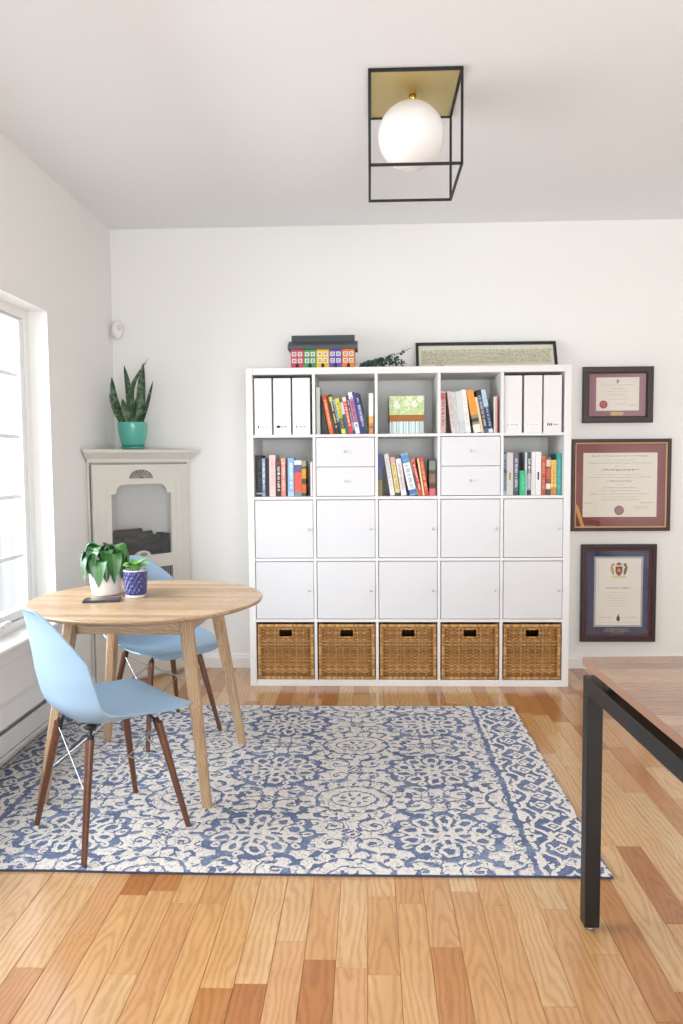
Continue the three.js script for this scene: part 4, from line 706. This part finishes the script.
{
  const TY = 0.74;
  // peace lily in a white pot
  const t = thing('peace_lily', 'leafy green plant in a white pot on the round table', 'plant', [-1.331, TY, 1.16]);
  part('pot', lathe([[0, 0], [0.052, 0], [0.058, 0.006], [0.066, 0.05], [0.070, 0.092], [0.066, 0.094], [0.064, 0.085], [0, 0.082]]), mat('#f4ece8', 0.35), t, 'white ceramic pot');
  part('soil', lathe([[0, 0.086], [0.03, 0.088], [0.0645, 0.084]], 24), mat('#33261c', 0.95), t);
  const lin = (s) => { const c = new THREE.Color(s); return [c.r, c.g, c.b]; };
  const g1 = phys('#ffffff', 0.32, { vertexColors: true, side: THREE.DoubleSide, clearcoat: 0.3, clearcoatRoughness: 0.25 }), stems = [];
  const tones = ['#244f2e', '#2f6d33', '#1c4229', '#3b7c3a', '#285635'].map(lin), rib = lin('#8fbf6a');
  const specs = [];
  for (let i = 0; i < 27; i++) { const a = i * 2.4 + hash(i, 9) * 0.5, ring = i < 10 ? 0 : 1; specs.push([a, ring ? 0.032 + hash(i, 1) * 0.02 : 0.015 + hash(i, 1) * 0.02, ring ? 0.135 + hash(i, 2) * 0.05 : 0.165 + hash(i, 2) * 0.045, 0.085 + hash(i, 3) * 0.045, ring ? 1.25 + hash(i, 4) * 0.35 : 0.7 + hash(i, 4) * 0.5]); }
  specs.forEach(([a, rad, h, len, droop], i) => {
    const d = V(Math.cos(a), 0, Math.sin(a)), b = d.clone().multiplyScalar(rad * 0.35).setY(0.083), s = d.clone().multiplyScalar(rad).setY(h);
    stems.push(tube([b, b.clone().lerp(s, 0.6).add(V(0, 0.02, 0)), s], 0.0022, 10, 6));
    const c1 = s.clone().addScaledVector(d, len * 0.34).add(V(0, len * 0.06, 0)), c2 = s.clone().addScaledVector(d, len * (0.62 - 0.12 * droop)).add(V(0, -len * droop * 0.62, 0));
    const base = tones[i % 5], w0 = len * 0.32;
    part('leaf', pottedLeaf([s, c1, c2], (v) => w0 * Math.pow(Math.sin(Math.PI * Math.pow(Math.min(v, 0.999), 0.75)), 0.8) + 0.0004, V(0, 1, 0.001), 8, 14, 0.28, (u, v) => { const r = Math.abs(u - 0.5) < 0.07 ? 0.45 : 0, n = 0.85 + 0.3 * noise(u * 6, v * 9, i); return base.map((q, k) => lerp(q * n, rib[k], r)); }, V(-Math.sin(a), 0, Math.cos(a))), g1, t);
  });
  part('stems', stems, mat('#5f9a4e', 0.5), t);
}
{
  // small succulent in a cobalt pot with raised diamonds
  const t = thing('succulent', 'small green succulent in a cobalt blue patterned pot on the round table', 'plant', [-1.187, 0.74, 1.222]);
  const h = 0.112, pot = phys('#2e3278', 0.3, { clearcoat: 0.7, clearcoatRoughness: 0.1 });
  part('pot_base', lathe([[0, 0], [0.038, 0], [0.040, 0.004], [0.0415, 0.013], [0, 0.013]]), mat('#e9e3df', 0.6), t, 'unglazed white foot');
  const rad = (y) => lerp(0.0415, 0.0485, y / h);
  part('pot', sheet((u, v) => { const a = -u * Math.PI * 2, y = 0.0135 + v * (h - 0.0135), k = 14, m = 6, d = Math.abs(Math.sin(a * k / 2 + v * m * Math.PI / 2)) * Math.abs(Math.sin(a * k / 2 - v * m * Math.PI / 2)), r = rad(y) + 0.0028 * d * sm(0, 0.08, v) * sm(1, 0.9, v); return V(Math.cos(a) * r, y, Math.sin(a) * r); }, 168, 48), pot, t, 'cobalt pot with raised diamonds');
  part('rim', lathe([[0.0488, h - 0.002], [0.0495, h + 0.002], [0.047, h + 0.003], [0.044, h], [0.044, h - 0.015], [0, h - 0.016]]), mat('#e6e4e8', 0.35), t, 'pale rim');
  const lin = (s) => { const c = new THREE.Color(s); return [c.r, c.g, c.b]; }, A = lin('#3f9a3c'), B = lin('#a9d27c'), gm = phys('#ffffff', 0.35, { vertexColors: true, side: THREE.DoubleSide });
  for (let i = 0; i < 9; i++) { const a = i * 2.4, r = 0.045 + hash(i, 4) * 0.03, d = V(Math.cos(a), 0, Math.sin(a)), s = V(0, h - 0.014, 0), e = d.clone().multiplyScalar(r).setY(h + 0.018 + hash(i, 5) * 0.03), m = d.clone().multiplyScalar(r * 0.5).setY(h + 0.012 + hash(i, 6) * 0.02); part('leaf', pottedLeaf([s, m, e], (v) => 0.021 * Math.pow(Math.sin(Math.PI * Math.min(0.999, Math.pow(v, 0.9) * 0.97 + 0.02)), 0.7), V(0, 1, 0.001), 6, 10, 0.35, (u, v) => A.map((q, k) => lerp(q, B[k], 0.15 + 0.5 * noise(u * 3 + i, v * 3, 5))), V(-Math.sin(a), 0, Math.cos(a))), gm, t); }
}
// phone on the table
{
  const t = thing('smartphone', 'black smartphone lying flat on the round table beside the white pot', 'phone', [-1.295, 0.7402, 1.318], 0.2);
  part('body', cbox(0.145, 0.009, 0.076, 0, 0.0045, 0, 0.003), mat('#3a4048', 0.4), t); part('screen', box(0.139, 0.0004, 0.069, 0, 0.0092, 0), phys('#1c222c', 0.3, {}), t);
}

// ---------------------------------------------------------------- round table
{
  const t = thing('round_table', 'round oak table with four splayed tapered legs', 'table', [-1.132, 0.0125, 1.243], -0.04);
  const TH = 0.7275, R = 0.471, prof = [[0, TH], [R - 0.004, TH], [R - 0.001, TH - 0.002], [R, TH - 0.005], [R - 0.004, TH - 0.014], [R - 0.03, TH - 0.024], [0, TH - 0.024]];
  part('tabletop', planarUV(lathe(prof.reverse(), 96), 'x', 0.2, 0.3), M.table, t);
  const S = Math.SQRT1_2, top = 0.222, foot = 0.322;
  for (const [sx, sz] of [[1, 1], [1, -1], [-1, -1], [-1, 1]]) { const a = V(sx * top, TH - 0.026, sz * top), b = V(sx * foot * 0.985, 0, sz * foot); part('leg', planarUV(taper(b, a, 0.034, 0.030, 0.052, 0.046, V(1, 0, 0)), 'y', hash(sx + 2, sz + 2) * 0.6, 0), M.table, t); }
  for (const s of [-1, 1]) { part('apron', planarUV(span(-top + 0.02, top - 0.02, TH - 0.1, TH - 0.026, s * top - 0.011, s * top + 0.011), 'x', 0.15, 0.2), M.table, t); part('apron', planarUV(span(s * top - 0.011, s * top + 0.011, TH - 0.1, TH - 0.026, -top + 0.02, top - 0.02), 'z', 0.4, 0.2), M.table, t); }
}
// ---------------------------------------------------------------- shell chairs
{
  // local: chair faces +z
  const t = thing('shell_chair', 'light blue shell chair with walnut legs in front of the round table', 'chair', [-1.134, 0.0148, 1.730], 0, 'light blue shell chairs');
  const prof = new THREE.CatmullRomCurve3([V(0, 0.405, 0.236), V(0, 0.424, 0.226), V(0, 0.432, 0.17), V(0, 0.424, 0.08), V(0, 0.412, -0.01), V(0, 0.409, -0.075), V(0, 0.424, -0.138), V(0, 0.468, -0.185), V(0, 0.55, -0.210), V(0, 0.66, -0.227), V(0, 0.75, -0.246), V(0, 0.802, -0.268), V(0, 0.816, -0.284)], false, 'centripetal');
  const wAt = (v) => { const k = [[0, 0.205], [0.12, 0.222], [0.3, 0.232], [0.45, 0.234], [0.55, 0.232], [0.7, 0.224], [0.85, 0.206], [1, 0.175]]; let i = 0; while (i < k.length - 2 && v > k[i + 1][0]) i++; const f = (v - k[i][0]) / (k[i + 1][0] - k[i][0]); return lerp(k[i][1], k[i + 1][1], f); };
  const shell = sheet((u, v0) => {
    const a = (u - 0.5) * 2, aa = Math.abs(a);
    // rounded front corners and top: ends pull in towards the sides
    const pull = Math.pow(aa, 5), v = lerp(lerp(0.0, 0.07, pull), 1 - 0.23 * Math.pow(aa, 2.2), v0);
    const p = prof.getPointAt(Math.min(1, Math.max(0, v))), tn = prof.getTangentAt(Math.min(1, Math.max(0, v))), n = V(1, 0, 0).cross(tn).normalize().negate();
    if (n.y < 0 && v < 0.5) n.negate(); if (v >= 0.5 && n.z < 0) n.negate();
    const curl = (0.010 + 0.05 * sm(0.1, 0.42, v) * (1 - 0.45 * sm(0.6, 1, v))) * Math.pow(aa, 2.4);
    const w = wAt(v) * (1 - 0.1 * sm(0.8, 1, v));
    return V(a * w, p.y, p.z).addScaledVector(n, curl);
  }, 40, 72, 0.008);
  part('seat_shell', shell, M.shell, t, 'light blue moulded seat shell');
  const tops = [], feet = [], order = [[1, 1], [1, -1], [-1, -1], [-1, 1]];
  for (const [sx, sz] of order) { const a = V(sx * 0.125, 0.375, sz * 0.125 - 0.005), b = V(sx * 0.192, 0, sz * 0.192); tops.push(a); feet.push(b); part('leg', planarUV(rod(b, a, 0.0095, 0.0145, 16), 'y', hash(sx + 3, sz + 3), 0), M.walnut, t); part('leg_bracket', [rod(a.clone().lerp(b, -0.03), a.clone().lerp(b, 0.07), 0.0115, 0.0115, 12).translate(-sx * 0.004, 0, -sz * 0.004), rod(a.clone(), V(sx * 0.095, 0.408, sz * 0.1 - 0.01), 0.0055, 0.0055, 10), lathe([[0, 0], [0.017, 0], [0.017, 0.012], [0, 0.013]], 16).translate(sx * 0.095, sz > 0 ? 0.405 : 0.4, sz * 0.1 - 0.01)], M.black, t); }
  for (let i = 0; i < 4; i++) { const j = (i + 1) % 4, lo = (k) => tops[k].clone().lerp(feet[k], 0.47), hi = (k) => tops[k].clone().lerp(feet[k], 0.03); part('brace_rod', rod(hi(i), lo(j), 0.0021, 0.0021, 8), M.chrome, t); part('brace_rod', rod(hi(j), lo(i), 0.0021, 0.0021, 8), M.chrome, t); }
  t.rotation.y = Math.PI * 0.75;
  copy(t, [-1.206, 0.0148, 0.775], Math.PI * 0.25, 'light blue shell chair with walnut legs behind the round table');
}
// ---------------------------------------------------------------- desk
{
  const t = thing('desk', 'wood veneer desk on a black steel tube frame', 'desk', [0.374, 0, 2.245], 0.040);
  const W = 1.6, D = 0.8, b = 0.042;
  part('desktop', planarUV(span(-0.008, W, 0.732, 0.754, -0.006, D, 0.0015), 'x', 0.3, 0.1), M.desk, t);
  part('edge_band', [span(-0.0095, -0.008, 0.7325, 0.7535, -0.005, D, 0.0003)], M.deskEdge, t);
  const leg = (x, z) => part('leg', span(x, x + b, 0.012, 0.663, z, z + b, 0.002), M.deskSteel, t);
  for (const x of [-0.010, W - b - 0.01]) for (const z of [0.006, D - b - 0.006]) { leg(x, z); part('foot_pad', lathe([[0, 0], [0.014, 0], [0.014, 0.008], [0.006, 0.01], [0.006, 0.014], [0, 0.014]], 16).translate(x + b / 2, 0, z + b / 2), mat('#9a9a9c', 0.4, { metalness: 0.6 }), t); }
  for (const x of [-0.010, W - b - 0.01]) part('side_rail', span(x, x + b, 0.6632, 0.707, 0.006, D - 0.006, 0.002), M.deskSteel, t);
  for (const z of [0.12, D - 0.16]) part('cross_rail', span(0.0325, W - b - 0.0105, 0.665, 0.705, z, z + 0.03, 0.002), M.deskSteel, t);
  for (const x of [0.02, W - 0.06]) for (const z of [0.15, D - 0.2]) part('spacer', lathe([[0, 0], [0.012, 0], [0.012, 0.025], [0, 0.025]], 16).translate(x - 0.005, 0.707, z), M.black, t);
}
// ---------------------------------------------------------------- rug
{
  const W = RUG.x1 - RUG.x0, D = RUG.z1 - RUG.z0, S = 880, pw = Math.round(W * S), ph = Math.round(D * S);
  const c = document.createElement('canvas'); c.width = pw; c.height = ph; const x = c.getContext('2d');
  const BL = '#000000', CR = '#ffffff';
  x.fillStyle = BL; x.fillRect(0, 0, pw, ph); x.lineCap = x.lineJoin = 'round';
  const px = (X) => (X - RUG.x0) * S, pz = (Z) => (Z - RUG.z0) * S;
  const bR = px(0.302), bL = px(RUG.x0 + (RUG.x1 - 0.302));
  x.save(); x.beginPath(); x.rect(bL, 0, bR - bL, ph); x.clip();
  const P = 0.648 * S, Q = 0.553 * S;
  const loop = (cx, cy, rx, ry, rot, lw) => { x.strokeStyle = CR; x.lineWidth = lw; x.beginPath(); x.ellipse(cx, cy, rx, ry, rot, 0, 7); x.stroke(); };
  const blob = (cx, cy, rx, ry, rot, col) => { x.fillStyle = col; x.beginPath(); x.ellipse(cx, cy, rx, ry, rot, 0, 7); x.fill(); };
  const spiral = (cx, cy, r0, r1, a0, turns, dir, lw, col) => { x.strokeStyle = col; x.lineWidth = lw; x.beginPath(); for (let k = 0; k <= 40; k++) { const f = k / 40, r = lerp(r0, r1, f), a = a0 + dir * f * turns * 6.2832; x.lineTo(cx + Math.cos(a) * r, cy + Math.sin(a) * r * 0.82); } x.stroke(); };
  function flower(cx, cy) {            // open flower rings on the blue ground
    for (let k = 0; k < 12; k++) { const a = k / 12 * 6.2832; blob(cx + Math.cos(a) * 128, cy + Math.sin(a) * 106, 52, 44, a, BL); }
    blob(cx, cy, 140, 116, 0, BL);
    loop(cx, cy, 17, 14, 0, 14);
    for (let k = 0; k < 8; k++) { const a = k / 8 * 6.2832; loop(cx + Math.cos(a) * 55, cy + Math.sin(a) * 45, 25, 15, a, 13); }
    for (let k = 0; k < 10; k++) { const a = (k + 0.5) / 10 * 6.2832; loop(cx + Math.cos(a) * 112, cy + Math.sin(a) * 93, 28, 21, a, 15); blob(cx + Math.cos(a) * 83, cy + Math.sin(a) * 68, 11, 8, a, CR); const b = k / 10 * 6.2832; loop(cx + Math.cos(b) * 148, cy + Math.sin(b) * 122, 12, 9, b, 10); }
  }
  function rosette(cx, cy) {           // full rosette with scalloped rings
    for (let k = 0; k < 16; k++) { const a = (k + 0.5) / 16 * 6.2832; blob(cx + Math.cos(a) * 186, cy + Math.sin(a) * 146, 26, 15, a + 1.57, BL); }
    for (let k = 0; k < 18; k++) { const a = k / 18 * 6.2832; blob(cx + Math.cos(a) * 156, cy + Math.sin(a) * 120, 31, 20, a + 0.5, CR); }
    for (let k = 0; k < 18; k++) { const a = (k + 0.5) / 18 * 6.2832; blob(cx + Math.cos(a) * 154, cy + Math.sin(a) * 119, 12, 6, a, BL); }
    x.strokeStyle = BL; x.lineWidth = 15; x.beginPath(); x.ellipse(cx, cy, 124, 95, 0, 0, 7); x.stroke();
    for (let k = 0; k < 14; k++) { const a = k / 14 * 6.2832; blob(cx + Math.cos(a) * 96, cy + Math.sin(a) * 74, 26, 18, a, CR); }
    x.strokeStyle = BL; x.lineWidth = 6; x.beginPath(); x.ellipse(cx, cy, 76, 58, 0, 0, 7); x.stroke();
    blob(cx, cy, 68, 52, 0, CR);
    for (let k = 0; k < 8; k++) { const a = (k + 0.5) / 8 * 6.2832; blob(cx + Math.cos(a) * 42, cy + Math.sin(a) * 33, 12, 6, a, BL); }
    blob(cx, cy, 9, 8, 0, BL);
  }
  function scrolls(cx, cy, tall) {     // pairs of full cream leaves with fine blue veins
    const ex = tall ? 100 : 122, ey = tall ? 96 : 76;
    for (const s of [-1, 1]) for (const q of [-1, 1]) {
      spiral(cx + s * ex * 0.62, cy + q * ey * 0.55, ex * 0.5, ex * 0.1, q > 0 ? 2.2 : -2.2, 1.1, s * q, 6, BL); spiral(cx + s * ex * 1.22, cy + q * ey * 0.74, ex * 0.32, ex * 0.08, 1.0 * q, 0.9, -s * q, 6, BL); spiral(cx + s * ex * 0.4, cy + q * ey * 1.2, ex * 0.3, ex * 0.08, 2.6, 0.8, s, 6, BL);
      blob(cx + s * ex * 0.2, cy + q * ey * 0.28, 9, 13, s * q * 0.7, BL); blob(cx + s * ex * 0.98, cy, 24, 8, 0, BL); blob(cx + s * ex * 0.5, cy + q * ey * 1.02, 26, 7, s * q * 0.4, BL); blob(cx + s * ex * 1.55, cy + q * ey * 0.3, 12, 20, s * q * 0.5, BL); blob(cx + s * ex * 0.9, cy + q * ey * 1.35, 22, 11, -s * q * 0.5, BL); blob(cx + s * ex * 0.62, cy + q * ey * 0.55, 11, 7, 0, BL);
    }
    x.strokeStyle = BL; x.lineWidth = 7; x.beginPath(); x.moveTo(cx - 26, cy); x.lineTo(cx, cy - 22); x.lineTo(cx + 26, cy); x.lineTo(cx, cy + 22); x.closePath(); x.stroke(); blob(cx, cy, 6, 6, 0, BL);
  }
  x.fillStyle = CR; x.fillRect(bL, 0, bR - bL, ph);
  const fx = px(-0.607), fz = pz(0.672);
  for (let i = -3; i < 3; i++) for (let j = -2; j < 4; j++) { scrolls(fx + (i + 0.5) * P, fz + j * Q, true); scrolls(fx + i * P, fz + (j + 0.5) * Q, false); }
  for (let i = -3; i < 3; i++) for (let j = -2; j < 4; j++) rosette(fx + (i + 0.5) * P, fz + (j + 0.5) * Q);
  for (let i = -3; i < 3; i++) for (let j = -2; j < 4; j++) flower(fx + i * P, fz + j * Q);
  x.restore();
  function border(xa, xb, dir) {       // hexagon lattice between straight lines
    const w = xb - xa, H = 0.163 * S, n = Math.ceil(ph / H) + 1; x.fillStyle = BL; x.fillRect(xa, 0, w, ph); x.strokeStyle = CR;
    for (let k = -1; k < n; k++) {
      const y = k * H;
      x.lineWidth = 14; for (const s of [0.30, 0.80]) { x.beginPath(); x.moveTo(xa + w * (s - 0.1), y); x.lineTo(xa + w * (s - 0.1), y + H * 0.22); x.lineTo(xa + w * (s + 0.08), y + H * 0.5); x.lineTo(xa + w * (s + 0.08), y + H * 0.72); x.lineTo(xa + w * (s - 0.1), y + H); x.stroke(); }
      x.lineWidth = 10; for (const [cx, cy] of [[0.5, 0.12], [0.55, 0.62], [0.97, 0.12], [0.08, 0.62]]) { const X = xa + w * cx, Y = y + H * cy; x.beginPath(); x.moveTo(X, Y - H * 0.19); x.lineTo(X + w * 0.13, Y); x.lineTo(X, Y + H * 0.19); x.lineTo(X - w * 0.13, Y); x.closePath(); x.stroke(); blob(X, Y, 9, 9, 0, CR); }
      x.lineWidth = 12; for (let q = 0; q < 20; q++) { const X = xa + w * hash(q, k % 2, 3), Y = y + H * hash(q, k % 2, 4); x.beginPath(); x.moveTo(X, Y); x.lineTo(X + (hash(q, 1, 5) - 0.5) * 44, Y + (hash(q, 1, 6) - 0.5) * 40); x.stroke(); }
    }
    x.lineWidth = 7; const e = dir > 0 ? xa : xb; x.fillStyle = BL; x.fillRect(e - 9, 0, 18, ph); x.strokeStyle = CR; for (let y = 0; y < ph; y += 44) { x.lineWidth = 12; x.beginPath(); x.moveTo(e + dir * 18, y + 6); x.lineTo(e + dir * 20, y + 30); x.stroke(); }
    const o = dir > 0 ? xb : xa; for (let y = 0; y < ph; y += 36) { x.lineWidth = 13; x.beginPath(); x.moveTo(o - dir * 10, y + 4); x.lineTo(o - dir * 12, y + 24); x.stroke(); }
  }
  border(bR, pw, 1); border(0, bL, -1);
  const src = x.getImageData(0, 0, pw, ph).data, m0 = (X, Y) => src[(Math.min(ph - 1, Math.max(0, Y | 0)) * pw + Math.min(pw - 1, Math.max(0, X | 0))) * 4] / 255;
  const cream = hex('#e0dbd4'), cream2 = hex('#c9c3bc'), blue = hex('#58678a'), blue2 = hex('#8894ae'), navy = hex('#3c4460');
  const mask = new Float32Array(pw * ph);
  for (let Y = 0; Y < ph; Y++) for (let X = 0; X < pw; X++) {
    const wx = (noise(X / 26, Y / 26, 1) - 0.5) * 12 + (noise(X / 8, Y / 8, 2) - 0.5) * 7, wy = (noise(X / 26, Y / 26, 3) - 0.5) * 12 + (noise(X / 8, Y / 8, 4) - 0.5) * 7;
    let m = m0(X + wx, Y + wy); if (m > 0.5 && X > bL && X < bR) { const q = fbm(X / 34, Y / 34, 31, 2); if (Math.abs(q - 0.5) < 0.008 || Math.abs(fbm(X / 17, Y / 17, 51, 2) - 0.5) < 0.009 || noise(X / 13, Y / 10, 37) > 0.93) m = 0; }
    mask[Y * pw + X] = m;
  }
  const flipY = (Y) => ph - 1 - Y;
  const col = dataTex(pw, ph, (X, Y0) => {
    const Y = flipY(Y0), m = mask[Y * pw + X], t = noise(X / 3, Y / 3, 6), g = fbm(X / 60, Y / 60, 7, 3), s = hash(X, Y, 9);
    let b = mixc(blue, blue2, Math.max(0, Math.min(1, (g - 0.35) * 1.6 + (t - 0.5) * 0.9))), cr = mixc(cream, cream2, Math.max(0, (t - 0.45)) * 1.2);
    if (noise(X / 4, Y / 4, 12) > 0.83) b = mixc(b, cream2, 0.5);
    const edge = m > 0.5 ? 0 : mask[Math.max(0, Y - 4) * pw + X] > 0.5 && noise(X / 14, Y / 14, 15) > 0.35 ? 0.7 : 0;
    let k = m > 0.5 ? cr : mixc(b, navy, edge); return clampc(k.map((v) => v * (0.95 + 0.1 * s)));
  }, true, false);
  const bw = pw >> 1, bh = ph >> 1, bump = dataTex(bw, bh, (X, Y0) => { const Y = bh - 1 - Y0; let a = 0, n = 0; for (let dy = -2; dy <= 2; dy += 2) for (let dx = -2; dx <= 2; dx += 2) { const xx = Math.min(pw - 1, Math.max(0, X * 2 + dx)), yy = Math.min(ph - 1, Math.max(0, Y * 2 + dy)); a += mask[yy * pw + xx]; n++; } const v = 60 + 130 * a / n + 60 * (noise(X / 1.6, Y / 1.6, 21) - 0.3); return [v, v, v].map((q) => Math.max(0, Math.min(255, q))); }, false, false);
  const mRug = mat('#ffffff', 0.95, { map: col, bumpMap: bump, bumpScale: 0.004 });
  const hT = 0.012, nx = 60, nz = 44;
  const t = thing('area_rug', 'blue and cream patterned area rug with raised medallions on the oak floor', 'rug', [(RUG.x0 + RUG.x1) / 2, 0.0004, (RUG.z0 + RUG.z1) / 2]);
  const wob = (a, s) => (noise(a * 3.2, s, 4) - 0.5) * 0.008;
  const top = sheet((u, v) => { const X = (u - 0.5) * W, Zc = (0.5 - v) * D, e = Math.min(u, 1 - u) * W, f = Math.min(v, 1 - v) * D, k = Math.min(e, f), dx = (u < 0.02 || u > 0.98) ? wob(Zc, u > 0.5 ? 3 : 7) : 0, dz = (v < 0.02 || v > 0.98) ? wob(X, v > 0.5 ? 11 : 15) : 0; return V(X + dx, hT - 0.004 * (1 - sm(0, 0.04, k)), Zc + dz); }, nx, nz);
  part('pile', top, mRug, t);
  const edge = []; const ringPts = []; for (let i = 0; i < nx; i++) ringPts.push([i / nx, 0]); for (let j = 0; j < nz; j++) ringPts.push([1, j / nz]); for (let i = nx; i > 0; i--) ringPts.push([i / nx, 1]); for (let j = nz; j > 0; j--) ringPts.push([0, j / nz]);
  const pos = [], at = (u, v) => { const X = (u - 0.5) * W, Zc = (0.5 - v) * D, dx = (u < 0.02 || u > 0.98) ? wob(Zc, u > 0.5 ? 3 : 7) : 0, dz = (v < 0.02 || v > 0.98) ? wob(X, v > 0.5 ? 11 : 15) : 0; return [X + dx, Zc + dz]; };
  ringPts.forEach(([u, v], i) => { const [u2, v2] = ringPts[(i + 1) % ringPts.length], a = at(u, v), b = at(u2, v2), y = hT - 0.004; pos.push(a[0], 0, a[1], b[0], 0, b[1], b[0], y, b[1], a[0], 0, a[1], b[0], y, b[1], a[0], y, a[1]); });
  const eg = new THREE.BufferGeometry(); eg.setAttribute('position', new THREE.Float32BufferAttribute(pos, 3)); eg.computeVertexNormals();
  part('bound_edge', eg, mat('#3f4a68', 0.95), t, 'dark blue bound edge');
}

renderer.render(scene, camera);
